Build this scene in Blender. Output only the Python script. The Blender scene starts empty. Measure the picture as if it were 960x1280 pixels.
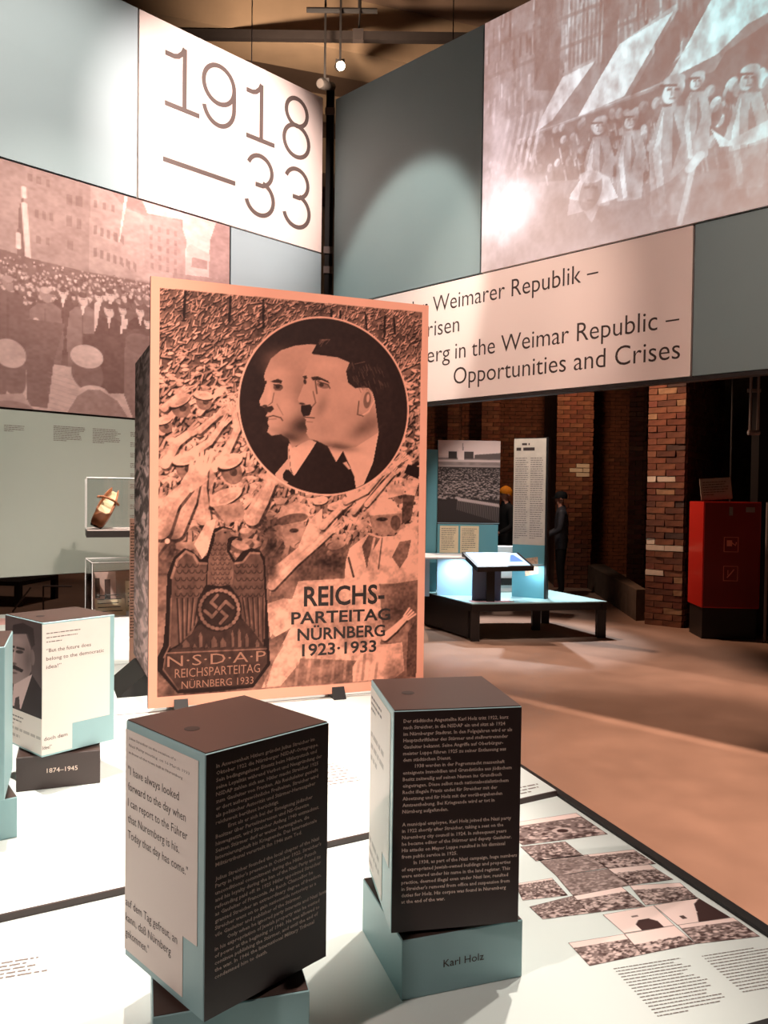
import bpy, math, random
import numpy as np
from mathutils import Vector, Matrix, noise
random.seed(7); rng = np.random.default_rng(11)
C = bpy.context.scene.collection
sc = bpy.context.scene
R = math.radians

# ------------------------------------------------------------------ camera, world, view
cam = bpy.data.cameras.new('camera'); cam.lens = 985 / 1280 * 36; cam.sensor_width = 36; cam.sensor_fit = 'AUTO'
cam.clip_start = .05; cam.clip_end = 100
co = bpy.data.objects.new('camera', cam); C.objects.link(co); sc.camera = co
_up = Vector((.013, 1, -.02183)).normalized(); _f = Vector((0, 0, 1))
_fh = (_f - _f.dot(_up) * _up).normalized()
_rt = Vector((_up.y * _fh.z - _up.z * _fh.y, _up.z * _fh.x - _up.x * _fh.z, _up.x * _fh.y - _up.y * _fh.x))
W = Matrix((_rt, _fh, _up))                       # camera axes (right, up, forward) -> world
rgt, upv, fwd = W @ Vector((1, 0, 0)), W @ Vector((0, 1, 0)), W @ Vector((0, 0, 1))
m4 = Matrix.Identity(4)
for i in range(3):
    m4[i][0] = rgt[i]; m4[i][1] = upv[i]; m4[i][2] = -fwd[i]
m4.translation = (0, 0, 1.65); co.matrix_world = m4

world = bpy.data.worlds.new('hall_dark'); sc.world = world; world.use_nodes = True
world.node_tree.nodes['Background'].inputs[0].default_value = (1.0, .74, .62, 1)
world.node_tree.nodes['Background'].inputs[1].default_value = .05
sc.view_settings.view_transform = 'Standard'; sc.view_settings.look = 'None'
sc.view_settings.gamma = 1; sc.view_settings.use_curve_mapping = False
sc.view_settings.exposure = .35

def spot(name, loc, target, watts, size, color=(1, .85, .7), blend=.5, radius=.06):
    l = bpy.data.lights.new(name, 'SPOT'); l.energy = watts; l.spot_size = R(size); l.spot_blend = blend
    l.color = color; l.shadow_soft_size = radius
    o = bpy.data.objects.new(name, l); C.objects.link(o); o.location = loc
    o.rotation_euler = (Vector(target) - Vector(loc)).to_track_quat('-Z', 'Y').to_euler()
    return o
WARM = (1, .74, .60); WHITE = (1, .88, .78); PINK = (1, .80, .72); COOL = (.78, .9, 1)
LAMPS = [
    # table
    ('table_spot', (-1.15, 2.3, 5.4), (-.95, 2.55, .75), 1250, 36, WHITE, .6, .04),
    ('table_spot', (.6, 5.0, 5.4), (-.7, 3.9, .75), 900, 40, WHITE, .6, .05),
    ('near_table_spot', (1.7, 2.9, 5.2), (.15, 1.75, .75), 310, 42, WHITE, .7, .05),
    ('near_table_spot', (.9, 3.3, 5.2), (-.6, 1.5, .75), 560, 32, WHITE, .5, .05),
    ('cube_spot', (-2.6, -.6, 4.6), (-.15, 1.5, .9), 330, 30, PINK, .7, .05),  # added fill from left front, lifts the cubes' left sides
    # poster
    ('poster_spot', (1.5, -1.3, 4.6), (-.35, 3.35, 1.55), 850, 34, (1, .78, .68), .6, .05),
    # cases: fill lamps added to brighten the shoe and papers
    ('case_spot', (-.9, 3.9, 4.6), (-1.55, 4.9, 1.1), 520, 28, WHITE, .5, .04),
    ('case_spot', (-2.5, 3.3, 4.0), (-1.6, 5.0, 1.0), 420, 24, WHITE, .5, .04),
    # left wall
    ('wall_spot', (1.2, 4.2, 6.4), (-1.45, 7.1, 4.65), 1500, 38, PINK, .8, .05),
    ('wall_spot', (-.6, 2.8, 6.6), (-2.55, 5.95, 4.5), 760, 38, (1, .88, .76), .9, .05),
    ('wall_spot', (-.3, 3.9, 6.2), (-2.3, 6.1, 2.6), 620, 44, (1, .88, .74), .9, .05),
    # right wall
    ('wall_spot', (-1.0, 4.6, 6.6), (.15, 7.3, 3.5), 620, 28, (1, .95, .84), .4, .05),
    ('wall_spot', (-.9, 3.5, 6.6), (1.0, 6.5, 3.05), 760, 30, (1, .76, .64), .9, .05),
    ('wall_spot', (.4, 2.2, 6.6), (2.1, 5.4, 2.8), 300, 28, (1, .72, .62), .9, .05),
    # floor and far hall
    ('floor_spot', (3.3, 4.0, 7.0), (3.0, 4.2, 0), 2700, 54, (1, .68, .52), .7, .10),
    ('floor_spot', (1.9, 6.4, 7.0), (1.7, 6.9, 0), 900, 36, (1, .68, .52), .5, .08),
    ('floor_spot', (.2, 11.2, 6.6), (1.7, 8.9, 0), 1100, 34, WARM, .4, .08),
    ('floor_spot', (-5.0, 11.0, 6.6), (-5.0, 11.6, 0), 170, 50, WARM, .6, .1),
    ('plinth_spot', (1.9, 11.0, 4.4), (1.55, 9.5, .5), 850, 40, COOL, .5, .04),
    ('plinth_spot', (1.3, 8.0, 4.5), (1.4, 9.8, 1.0), 330, 38, (1, .93, .88), .6, .04),
    ('brick_spot', (1.6, 9.95, 4.4), (3.75, 10.1, 1.9), 460, 52, (1, .62, .42), .8, .05),
    ('brick_spot', (2.9, 12.0, 4.4), (3.2, 16.0, 2.4), 210, 76, (1, .60, .34), .9, .1),
    ('brick_spot', (-4.5, 13.0, 4.4), (-5.0, 17.0, 1.2), 200, 80, (1, .66, .5), .9, .1),
    ('shelf_light', (.9, 9.42, .89), (.9, 9.6, .45), 14, 150, (.72, .88, 1), .9, .03),
    ('shelf_light', (1.28, 9.3, .86), (1.2, 9.15, .43), 8, 150, (.72, .84, 1), .9, .03),
    ('shelf_light', (1.8, 9.3, .82), (1.8, 9.6, .43), 8, 150, (.72, .88, 1), .9, .03),
    ('visitor_spot', (1.9, 11.8, 4.4), (2.4, 13.0, 1.5), 110, 40, (1, .8, .66), .7, .05),  # added lamp so the dark visitors and the beanie show
    ('ceiling_spot', (-.9, 8.3, 5.95), (-.6, 10.0, 7.4), 460, 130, (1, .76, .56), .9, .1),
]
for a in LAMPS: spot(*a)

# ------------------------------------------------------------------ materials
def lin(c):
    return tuple((x / 255 / 12.92 if x / 255 <= .04045 else ((x / 255 + .055) / 1.055) ** 2.4) for x in c)
MATS = {}
def mat(name, rgb, rough=.6, var=.06, scale=12, metal=0, bump=0, spec=.5, coords='Object', emit=0, trans=0, ior=1.45, objrand=0):
    if name in MATS: return MATS[name]
    m = bpy.data.materials.new(name); m.use_nodes = True; nt = m.node_tree; n = nt.nodes; b = n['Principled BSDF']
    col = lin(rgb)
    b.inputs['Roughness'].default_value = rough; b.inputs['Metallic'].default_value = metal
    b.inputs['Specular IOR Level'].default_value = spec; b.inputs['IOR'].default_value = ior
    b.inputs['Transmission Weight'].default_value = trans
    tc = n.new('ShaderNodeTexCoord'); nz = n.new('ShaderNodeTexNoise'); nz.inputs['Scale'].default_value = scale
    nz.inputs['Detail'].default_value = 5
    nt.links.new(tc.outputs[coords], nz.inputs['Vector'])
    cr = n.new('ShaderNodeValToRGB')
    cr.color_ramp.elements[0].position = .3; cr.color_ramp.elements[1].position = .7
    cr.color_ramp.elements[0].color = tuple(x * (1 - var) for x in col) + (1,)
    cr.color_ramp.elements[1].color = tuple(min(1, x * (1 + var)) for x in col) + (1,)
    nt.links.new(nz.outputs[0], cr.inputs[0])
    out = cr.outputs[0]
    if objrand:
        oi = n.new('ShaderNodeObjectInfo'); r2 = n.new('ShaderNodeValToRGB'); r2.color_ramp.interpolation = 'CONSTANT'
        els = r2.color_ramp.elements
        pal = objrand
        els[0].position = 0; els[0].color = lin(pal[0]) + (1,)
        els[1].position = 1 / len(pal); els[1].color = lin(pal[1]) + (1,)
        for i in range(2, len(pal)):
            e = els.new(i / len(pal)); e.color = lin(pal[i]) + (1,)
        nt.links.new(oi.outputs['Random'], r2.inputs[0])
        mx = n.new('ShaderNodeMix'); mx.data_type = 'RGBA'; mx.blend_type = 'MULTIPLY'; mx.inputs[0].default_value = .8
        g = n.new('ShaderNodeValToRGB'); g.color_ramp.elements[0].color = (.45, .45, .45, 1); g.color_ramp.elements[1].color = (1, 1, 1, 1)
        g.color_ramp.elements[0].position = .3; g.color_ramp.elements[1].position = .65
        nt.links.new(nz.outputs[0], g.inputs[0])
        nt.links.new(r2.outputs[0], mx.inputs[6]); nt.links.new(g.outputs[0], mx.inputs[7]); out = mx.outputs[2]
    nt.links.new(out, b.inputs['Base Color'])
    if bump:
        bp = n.new('ShaderNodeBump'); bp.inputs['Strength'].default_value = bump; bp.inputs['Distance'].default_value = .01
        nt.links.new(nz.outputs[0], bp.inputs['Height']); nt.links.new(bp.outputs[0], b.inputs['Normal'])
    if emit:
        b.inputs['Emission Color'].default_value = col + (1,); b.inputs['Emission Strength'].default_value = emit
    MATS[name] = m; return m

def print_mat(name, rough=.55, emit=0):
    if name in MATS: return MATS[name]
    m = bpy.data.materials.new(name); m.use_nodes = True; nt = m.node_tree; n = nt.nodes; b = n['Principled BSDF']
    b.inputs['Roughness'].default_value = rough; b.inputs['Specular IOR Level'].default_value = .12
    a = n.new('ShaderNodeAttribute'); a.attribute_name = 'ink'
    if emit:
        b.inputs['Base Color'].default_value = (.34, .33, .33, 1)
        nt.links.new(a.outputs['Color'], b.inputs['Emission Color']); b.inputs['Emission Strength'].default_value = emit
    else: nt.links.new(a.outputs['Color'], b.inputs['Base Color'])
    MATS[name] = m; return m

M = dict(
    black=mat('black_steel', (26, 23, 22), .45, .1), dark=mat('dark_frame', (38, 32, 30), .5, .1),
    teal=mat('teal_panel', (160, 178, 186), .5, .02, 2), teal_d=mat('deep_teal_panel', (126, 146, 149), .5, .02, 2),
    sage=mat('sage_panel', (176, 186, 178), .55, .02, 2), cream=mat('cream_panel', (244, 226, 219), .5, .01, 2),
    white=mat('white_print', (244, 240, 238), .45, .01, 2), table=mat('pale_aqua_tabletop', (222, 232, 228), .4, .01, 3),
    boxteal=mat('box_teal', (146, 180, 184), .4, .03, 4), boxdark=mat('box_dark', (62, 48, 46), .42, .05, 4),
    boxtop=mat('box_top', (66, 50, 45), .36, .06, 5, spec=.35), plate=mat('quote_plate', (226, 212, 204), .5, .02, 4),
    ink=mat('ink', (62, 48, 44), .6, .02), inkf=mat('ink_faint', (182, 168, 160), .6, .02), inkg=mat('ink_grey', (120, 108, 104), .6, .02), inkl=mat('ink_light', (240, 214, 198), .6, .02),
    inkb=mat('poster_ink', (38, 24, 20), .6, .02), badgeink=mat('badge_ink', (158, 104, 82), .6, .02),
    wood=mat('poster_wood', (236, 170, 142), .5, .05, 6), glass=mat('acrylic', (255, 255, 255), .02, 0, trans=1, ior=1.3),
    red=mat('cabinet_red', (176, 34, 26), .3, .05, 3), screen=mat('screen_glow', (170, 205, 235), .3, .01, emit=.9),
    screenb=mat('screen_blue', (92, 128, 200), .3, .01, emit=.7), lamp=mat('lamp_lens', (255, 226, 190), .3, 0, emit=30),
    paper=mat('paper', (232, 208, 170), .7, .06, 14), mortar=mat('mortar', (92, 74, 60), .95, .25, 6, bump=.5),
    concrete=mat('ceiling_concrete', (92, 72, 58), .9, .2, 1.2, bump=.2), beam=mat('beam_concrete', (128, 106, 84), .85, .12, 2),
    leather=mat('brown_leather', (168, 104, 68), .5, .3, 30), insole=mat('cream_insole', (236, 214, 168), .6, .06, 20),
)
def glass_mat():
    m = bpy.data.materials.new('acrylic_sheet'); m.use_nodes = True; nt = m.node_tree; n = nt.nodes
    for k in list(n):
        if k.type != 'OUTPUT_MATERIAL': n.remove(k)
    out = [k for k in n if k.type == 'OUTPUT_MATERIAL'][0]
    tr = n.new('ShaderNodeBsdfTransparent'); tr.inputs[0].default_value = (.95, .96, .96, 1); gl = n.new('ShaderNodeBsdfGlossy'); gl.inputs['Roughness'].default_value = .03
    fr = n.new('ShaderNodeFresnel'); fr.inputs[0].default_value = 1.45; mx = n.new('ShaderNodeMixShader')
    nt.links.new(fr.outputs[0], mx.inputs[0]); nt.links.new(tr.outputs[0], mx.inputs[1]); nt.links.new(gl.outputs[0], mx.inputs[2]); nt.links.new(mx.outputs[0], out.inputs[0])
    return m
M['glass'] = glass_mat()
PAL = [(116, 68, 50), (124, 74, 54), (108, 62, 48), (128, 82, 60), (102, 64, 50), (134, 88, 66), (112, 70, 52), (120, 68, 54)]
PAL2 = PAL + PAL + [(160, 124, 94), (84, 64, 58)]
M['brick'] = mat('brick', (130, 80, 56), .9, .2, 9, bump=.4, objrand=PAL)
M['brick2'] = mat('brick_patched', (130, 80, 56), .9, .2, 9, bump=.4, objrand=PAL2)
M['brickw'] = mat('brick_white', (206, 190, 172), .9, .1, 9, bump=.4)

def floor_mat():
    m = mat('floor_concrete', (166, 134, 116), .42, .14, .8, spec=.4); nt = m.node_tree; n = nt.nodes; b = n['Principled BSDF']
    tc = n.new('ShaderNodeTexCoord'); a = n.new('ShaderNodeTexNoise'); a.inputs['Scale'].default_value = 3.5; a.inputs['Detail'].default_value = 9
    nt.links.new(tc.outputs['Object'], a.inputs['Vector'])
    r = n.new('ShaderNodeMapRange'); r.inputs[3].default_value = .34; r.inputs[4].default_value = .6
    nt.links.new(a.outputs[0], r.inputs[0]); nt.links.new(r.outputs[0], b.inputs['Roughness'])
    c = n.new('ShaderNodeMix'); c.data_type = 'RGBA'; c.blend_type = 'MULTIPLY'; c.inputs[0].default_value = .35
    old = b.inputs['Base Color'].links[0].from_socket; nt.links.new(old, c.inputs[6]); nt.links.new(a.outputs[0], c.inputs[7])
    nt.links.new(c.outputs[2], b.inputs['Base Color']); return m
M['floor'] = floor_mat()

# ------------------------------------------------------------------ mesh helpers
class MB:
    def __init__(s): s.v = []; s.f = []
    def quad(s, a, b, c, d): i = len(s.v); s.v += [tuple(a), tuple(b), tuple(c), tuple(d)]; s.f.append((i, i + 1, i + 2, i + 3)); return s
    def hexa(s, p):            # p: 4 bottom then 4 top
        i = len(s.v); s.v += [tuple(q) for q in p]
        s.f += [tuple(i + k for k in q) for q in ((3, 2, 1, 0), (4, 5, 6, 7), (0, 1, 5, 4), (1, 2, 6, 5), (2, 3, 7, 6), (3, 0, 4, 7))]; return s
    def box(s, x0, x1, y0, y1, z0, z1): return s.hexa([(x0, y0, z0), (x1, y0, z0), (x1, y1, z0), (x0, y1, z0), (x0, y0, z1), (x1, y0, z1), (x1, y1, z1), (x0, y1, z1)])
    def prism(s, poly, z0, z1):
        n = len(poly); i = len(s.v)
        s.v += [(p[0], p[1], z0) for p in poly] + [(p[0], p[1], z1) for p in poly]
        s.f.append(tuple(i + k for k in range(n))[::-1]); s.f.append(tuple(i + n + k for k in range(n)))
        for k in range(n): j = (k + 1) % n; s.f.append((i + k, i + j, i + n + j, i + n + k))
        return s
    def tube(s, p0, p1, r, n=8, r1=None):
        p0 = Vector(p0); p1 = Vector(p1); d = (p1 - p0).normalized(); a = d.orthogonal().normalized(); b = d.cross(a)
        r1 = r if r1 is None else r1; i = len(s.v)
        for k in range(n):
            t = 2 * math.pi * k / n; s.v.append(tuple(p0 + (a * math.cos(t) + b * math.sin(t)) * r))
        for k in range(n):
            t = 2 * math.pi * k / n; s.v.append(tuple(p1 + (a * math.cos(t) + b * math.sin(t)) * r1))
        for k in range(n): j = (k + 1) % n; s.f.append((i + k, i + j, i + n + j, i + n + k))
        s.f.append(tuple(i + k for k in range(n))[::-1]); s.f.append(tuple(i + n + k for k in range(n))); return s
    def disc(s, c, r, n=20, ax='z', ry=None, h=.001):
        pts = [(c[0] + r * math.cos(2 * math.pi * k / n), c[1] + (ry or r) * math.sin(2 * math.pi * k / n)) for k in range(n)]
        return s.prism(pts, c[2], c[2] + h)
    def ribbon(s, pts, w, y=0, th=.002):   # stroke in the local XZ plane, facing -Y
        pts = [Vector(p) for p in pts]; n = len(pts); L = []; Rr = []
        closed = (pts[0] - pts[-1]).length < 1e-6
        for k in range(n):
            if closed: a = pts[(k - 1) % (n - 1)]; b = pts[(k + 1) % (n - 1)]
            else: a = pts[max(k - 1, 0)]; b = pts[min(k + 1, n - 1)]
            d = (b - a).normalized(); nn = Vector((-d.y, d.x)); L.append(pts[k] + nn * w / 2); Rr.append(pts[k] - nn * w / 2)
        for k in range(n - 1):
            q = [L[k], L[k + 1], Rr[k + 1], Rr[k]]
            s.hexa([(p.x, y - th, p.y) for p in q] + [(p.x, y, p.y) for p in q])
        return s
    def build(s, name, m, parent=None, smooth=False, bevel=0):
        me = bpy.data.meshes.new(name); me.from_pydata(s.v, [], s.f); me.materials.append(m)
        if smooth: me.polygons.foreach_set('use_smooth', [True] * len(me.polygons))
        me.validate(); me.update()
        import bmesh
        bm = bmesh.new(); bm.from_mesh(me); bmesh.ops.recalc_face_normals(bm, faces=bm.faces)
        if bevel: bmesh.ops.bevel(bm, geom=bm.edges[:], offset=bevel, segments=1, affect='EDGES', clamp_overlap=True)
        bm.to_mesh(me); bm.free()
        o = bpy.data.objects.new(name, me); C.objects.link(o); o.parent = parent
        return o
def tag(o, label, cat, group=None, kind=None):
    if label: o['label'] = label
    if cat: o['category'] = cat
    if group: o['group'] = group
    if kind: o['kind'] = kind
    return o
def thing(name, label, cat, loc=(0, 0, 0), rz=0, group=None):
    o = bpy.data.objects.new(name, None); C.objects.link(o); o.location = loc; o.rotation_euler = (0, 0, rz); o.empty_display_size = .1
    return tag(o, label, cat, group)
def structure(o): o['kind'] = 'structure'; return o
def place(o, loc=None, rz=None):
    if loc is not None: o.location = loc
    if rz is not None: o.rotation_euler = (0, 0, rz)
    return o

# flat prints: XZ plane facing -Y (mode 'wall') or XY plane facing +Z (mode 'flat')
def to_plane(o, mode, off):
    if mode == 'wall': o.matrix_local = Matrix.Translation((0, off, 0)) @ Matrix.Rotation(R(90), 4, 'X')
    return o
def text_mesh(body, bold=0, spacing=1.0, res=2, shear=0):
    cu = bpy.data.curves.new('lettering', 'FONT'); cu.body = body; cu.size = 1; cu.resolution_u = res; cu.offset = bold
    cu.space_character = spacing; cu.shear = shear
    ob = bpy.data.objects.new('lettering', cu); me = bpy.data.meshes.new_from_object(ob)
    v = np.empty(len(me.vertices) * 3); me.vertices.foreach_get('co', v); v = v.reshape(-1, 3)
    f = [tuple(p.vertices) for p in me.polygons]
    bpy.data.objects.remove(ob); bpy.data.meshes.remove(me); return v, f
CAP = .729
def text_block(name, lines, m, parent, frame, bold=0, res=2, spacing=1.0):
    """lines: (body, x0, x1 or None, baseline, cap height[, x scale]); frame(u, v) -> local 3D point"""
    V = []; F = []
    for ln in lines:
        body, x0, x1, base, cap = ln[:5]
        v, f = text_mesh(body, bold, spacing, res)
        if not len(v): continue
        sy = cap / CAP; w = v[:, 0].max() - v[:, 0].min()
        sx = (x1 - x0) / w if x1 is not None else sy * (ln[5] if len(ln) > 5 else .9)
        x = (v[:, 0] - v[:, 0].min()) * sx + x0; z = v[:, 1] * sy + base
        k = len(V); V += [frame(a, b) for a, b in zip(x, z)]; F += [tuple(i + k for i in q) for q in f]
    me = bpy.data.meshes.new(name); me.from_pydata(V, [], F); me.materials.append(m); me.update()
    o = bpy.data.objects.new(name, me); C.objects.link(o); o.parent = parent; return o
def wallf(y): return lambda u, v: (u, y, v)
def leftf(x, s): return lambda u, v: (x, s / 2 - u, v)         # face looking to -X, u from the back to the front
def flatf(ox, oy, a, z):
    c, s = math.cos(a), math.sin(a); return lambda u, v: (ox + c * u - s * v, oy + s * u + c * v, z)
def greek(name, m, parent, frame, x0, x1, top, pitch, rows, h=.45, seed=1, indent=0):
    """columns of running text too small to read: a small bar for each word"""
    r = random.Random(seed); mb = MB()
    for k in range(rows):
        z = top - pitch * k; x = x0; end = x1 - r.random() * .22 * (x1 - x0)
        if k == rows - 1: end = x0 + (x1 - x0) * .4
        while x < end:
            w = pitch * h * r.uniform(1.2, 5.2); xe = min(x + w, end)
            mb.quad(frame(x, z), frame(xe, z), frame(xe, z + pitch * h), frame(x, z + pitch * h)); x = xe + pitch * h * .7
    o = mb.build(name, m, parent); o['kind'] = 'stuff'; return o

# ------------------------------------------------------------------ halftone canvases (flat photographic prints)
def homography(src, dst):
    A = []
    for (x, y), (u, v) in zip(src, dst):
        A.append([x, y, 1, 0, 0, 0, -u * x, -u * y, -u]); A.append([0, 0, 0, x, y, 1, -v * x, -v * y, -v])
    H = np.linalg.svd(np.array(A, float))[2][-1].reshape(3, 3)
    def f(pts):
        p = np.array(pts, float).reshape(-1, 2); q = np.c_[p, np.ones(len(p))] @ H.T; return q[:, :2] / q[:, 2:]
    return f
def vnoise(w, h, sx, sy, seed=0, octaves=3):
    r = np.random.default_rng(seed); out = np.zeros((h, w)); amp = 1; tot = 0
    for _ in range(octaves):
        gx = max(2, int(w / sx) + 2); gy = max(2, int(h / sy) + 2); g = r.random((gy, gx))
        X = np.linspace(0, gx - 1.001, w); Y = np.linspace(0, gy - 1.001, h); xi = X.astype(int); yi = Y.astype(int)
        fx = X - xi; fy = (Y - yi)[:, None]; fx = fx * fx * (3 - 2 * fx); fy = fy * fy * (3 - 2 * fy)
        a = g[yi][:, xi] * (1 - fx) + g[yi][:, xi + 1] * fx; b = g[yi + 1][:, xi] * (1 - fx) + g[yi + 1][:, xi + 1] * fx
        out += amp * (a * (1 - fy) + b * fy); tot += amp; amp *= .55; sx = max(1.01, sx / 2); sy = max(1.01, sy / 2)
    return out / tot
class Canvas:
    def __init__(s, w, h, base=.5): s.w = w; s.h = h; s.t = np.full((h, w), float(base)); s.map = None; s.off = (0, 0, 1, 1)
    def P(s, pts):
        p = np.array(pts, float).reshape(-1, 2)
        if s.map is None: return p
        ox, oy, kx, ky = s.off; return s.map(np.c_[p[:, 0] * kx + ox, p[:, 1] * ky + oy])
    def k(s):   # local scale of sketch units
        a = s.P([(0, 0), (1, 0)]); return 1
    def _win(s, p, pad=1):
        x0 = max(0, int(p[:, 0].min() - pad)); x1 = min(s.w, int(p[:, 0].max() + pad + 2)); y0 = max(0, int(p[:, 1].min() - pad)); y1 = min(s.h, int(p[:, 1].max() + pad + 2))
        if x1 <= x0 or y1 <= y0: return None
        Y, X = np.mgrid[y0:y1, x0:x1]; return x0, x1, y0, y1, X + .5, Y + .5
    def _put(s, w, m, tone, a):
        x0, x1, y0, y1 = w[:4]; t = s.t[y0:y1, x0:x1]; m = m * a; s.t[y0:y1, x0:x1] = t * (1 - m) + tone * m
    def poly(s, pts, tone, a=1., raw=False):
        p = np.array(pts, float) if raw else s.P(pts); w = s._win(p)
        if w is None: return
        X, Y = w[4], w[5]; m = np.zeros(X.shape)
        for dy in (-.25, .25):
            ins = np.zeros(X.shape, bool); n = len(p)
            for i in range(n):
                xa, ya = p[i]; xb, yb = p[(i + 1) % n]
                if ya == yb: continue
                c = ((ya > Y + dy) != (yb > Y + dy)) & (X < (xb - xa) * (Y + dy - ya) / (yb - ya) + xa); ins ^= c
            m += ins * .5
        s._put(w, m, tone, a)
    def ell(s, cx, cy, rx, ry, ang, tone, a=1., raw=False, soft=.8):
        t = np.linspace(0, 2 * np.pi, 5)[:4]; A = R(ang)
        if raw or s.map is None: c = (cx, cy); ca, sa = math.cos(A), math.sin(A)
        else:
            q = s.P([(cx, cy), (cx + rx * math.cos(A), cy + rx * math.sin(A)), (cx - ry * math.sin(A), cy + ry * math.cos(A))])
            c = q[0]; rx = np.hypot(*(q[1] - q[0])); ry = np.hypot(*(q[2] - q[0])); A = math.atan2(q[1][1] - q[0][1], q[1][0] - q[0][0]); ca, sa = math.cos(A), math.sin(A)
        mr = max(rx, ry) * 1.05 + 1; w = s._win(np.array([[c[0] - mr, c[1] - mr], [c[0] + mr, c[1] + mr]]))
        if w is None: return
        X = w[4] - c[0]; Y = w[5] - c[1]; d = np.sqrt(((X * ca + Y * sa) / max(rx, .3)) ** 2 + ((-X * sa + Y * ca) / max(ry, .3)) ** 2)
        m = np.clip((1 - d) * min(rx, ry) / soft + .5, 0, 1); s._put(w, m, tone, a)
    def blob(s, cx, cy, rx, ry, ang, tone, a=.5):
        q = s.P([(cx, cy), (cx + rx, cy), (cx, cy + ry)]); c = q[0]; rx = np.hypot(*(q[1] - q[0])); ry = np.hypot(*(q[2] - q[0])); A = R(ang); ca, sa = math.cos(A), math.sin(A)
        mr = max(rx, ry) * 2; w = s._win(np.array([[c[0] - mr, c[1] - mr], [c[0] + mr, c[1] + mr]]))
        if w is None: return
        X = w[4] - c[0]; Y = w[5] - c[1]; m = np.exp(-((X * ca + Y * sa) / rx) ** 2 - ((-X * sa + Y * ca) / ry) ** 2); s._put(w, m, tone, a)
    def line(s, pts, width, tone, a=1., raw=False, w1=None):
        p = np.array(pts, float) if raw else s.P(pts); n = len(p)
        if not raw and s.map is not None: width = width * s.off[2] * s.unit; w1 = None if w1 is None else w1 * s.off[2] * s.unit
        for i in range(n - 1):
            A, B = p[i], p[i + 1]; w = s._win(np.array([A, B]), width + 1)
            if w is None: continue
            X, Y = w[4], w[5]; d = B - A; L = max(1e-6, (d ** 2).sum()); t = np.clip(((X - A[0]) * d[0] + (Y - A[1]) * d[1]) / L, 0, 1)
            ww = width if w1 is None else width + (w1 - width) * (i + t) / (n - 1)
            dist = np.hypot(X - A[0] - t * d[0], Y - A[1] - t * d[1]); s._put(w, np.clip(ww / 2 - dist + .5, 0, 1), tone, a)
    unit = 1.
def duo(t, dark, light, mid=None):
    t = np.clip(t, 0, 1)[..., None]; d = np.array(lin(dark)); l = np.array(lin(light))
    g = t ** 1.8 if mid is None else t ** mid
    return d * (1 - g) + l * g
def print_grid(name, rgb, frame, u0, u1, v0, v1, m, parent, cut=None):
    """rgb h x w x 3 (top row first) as a fine quad grid with one ink colour per vertex"""
    h, w = rgb.shape[:2]; U, V = np.meshgrid(np.linspace(u0, u1, w), np.linspace(v1, v0, h))
    o3 = np.array(frame(0., 0.)); ux = np.array(frame(1., 0.)) - o3; vx = np.array(frame(0., 1.)) - o3
    co_ = (o3 + U[..., None] * ux + V[..., None] * vx).reshape(-1, 3)
    i = np.arange(h * w).reshape(h, w); q = np.stack([i[1:, :-1], i[1:, 1:], i[:-1, 1:], i[:-1, :-1]], -1).reshape(-1, 4)
    me = bpy.data.meshes.new(name); me.vertices.add(h * w); me.vertices.foreach_set('co', co_.ravel())
    me.loops.add(q.size); me.loops.foreach_set('vertex_index', q.ravel().astype(np.int32))
    me.polygons.add(len(q)); me.polygons.foreach_set('loop_start', np.arange(0, q.size, 4, dtype=np.int32))
    me.update(calc_edges=True); at = me.color_attributes.new('ink', 'FLOAT_COLOR', 'POINT')
    at.data.foreach_set('color', np.concatenate([rgb.reshape(-1, 3), np.ones((h * w, 1))], 1).astype(np.float32).ravel())
    me.materials.append(m); o = bpy.data.objects.new(name, me); C.objects.link(o); o.parent = parent; return o
PRINT = print_mat('halftone_print'); PRINTG = print_mat('halftone_print_matt', .8); PROJ = print_mat('projection', .8, emit=.70)

# ------------------------------------------------------------------ setting: floor, ceiling, hall walls
structure(MB().box(-12, 14, -6, 20, -.1, 0).build('floor', M['floor']))
structure(MB().box(-12, 14, -6, 20, 7.8, 8.0).build('ceiling', M['concrete']))
structure(MB().box(-12.2, -12, -6, 20, 0, 7.8).build('wall_left', M['mortar']))
structure(MB().box(14, 14.2, -6, 20, 0, 7.8).build('wall_right', M['mortar']))
structure(MB().box(-12, 14, -6.2, -6, 0, 7.8).build('wall_front', M['mortar']))

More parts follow.
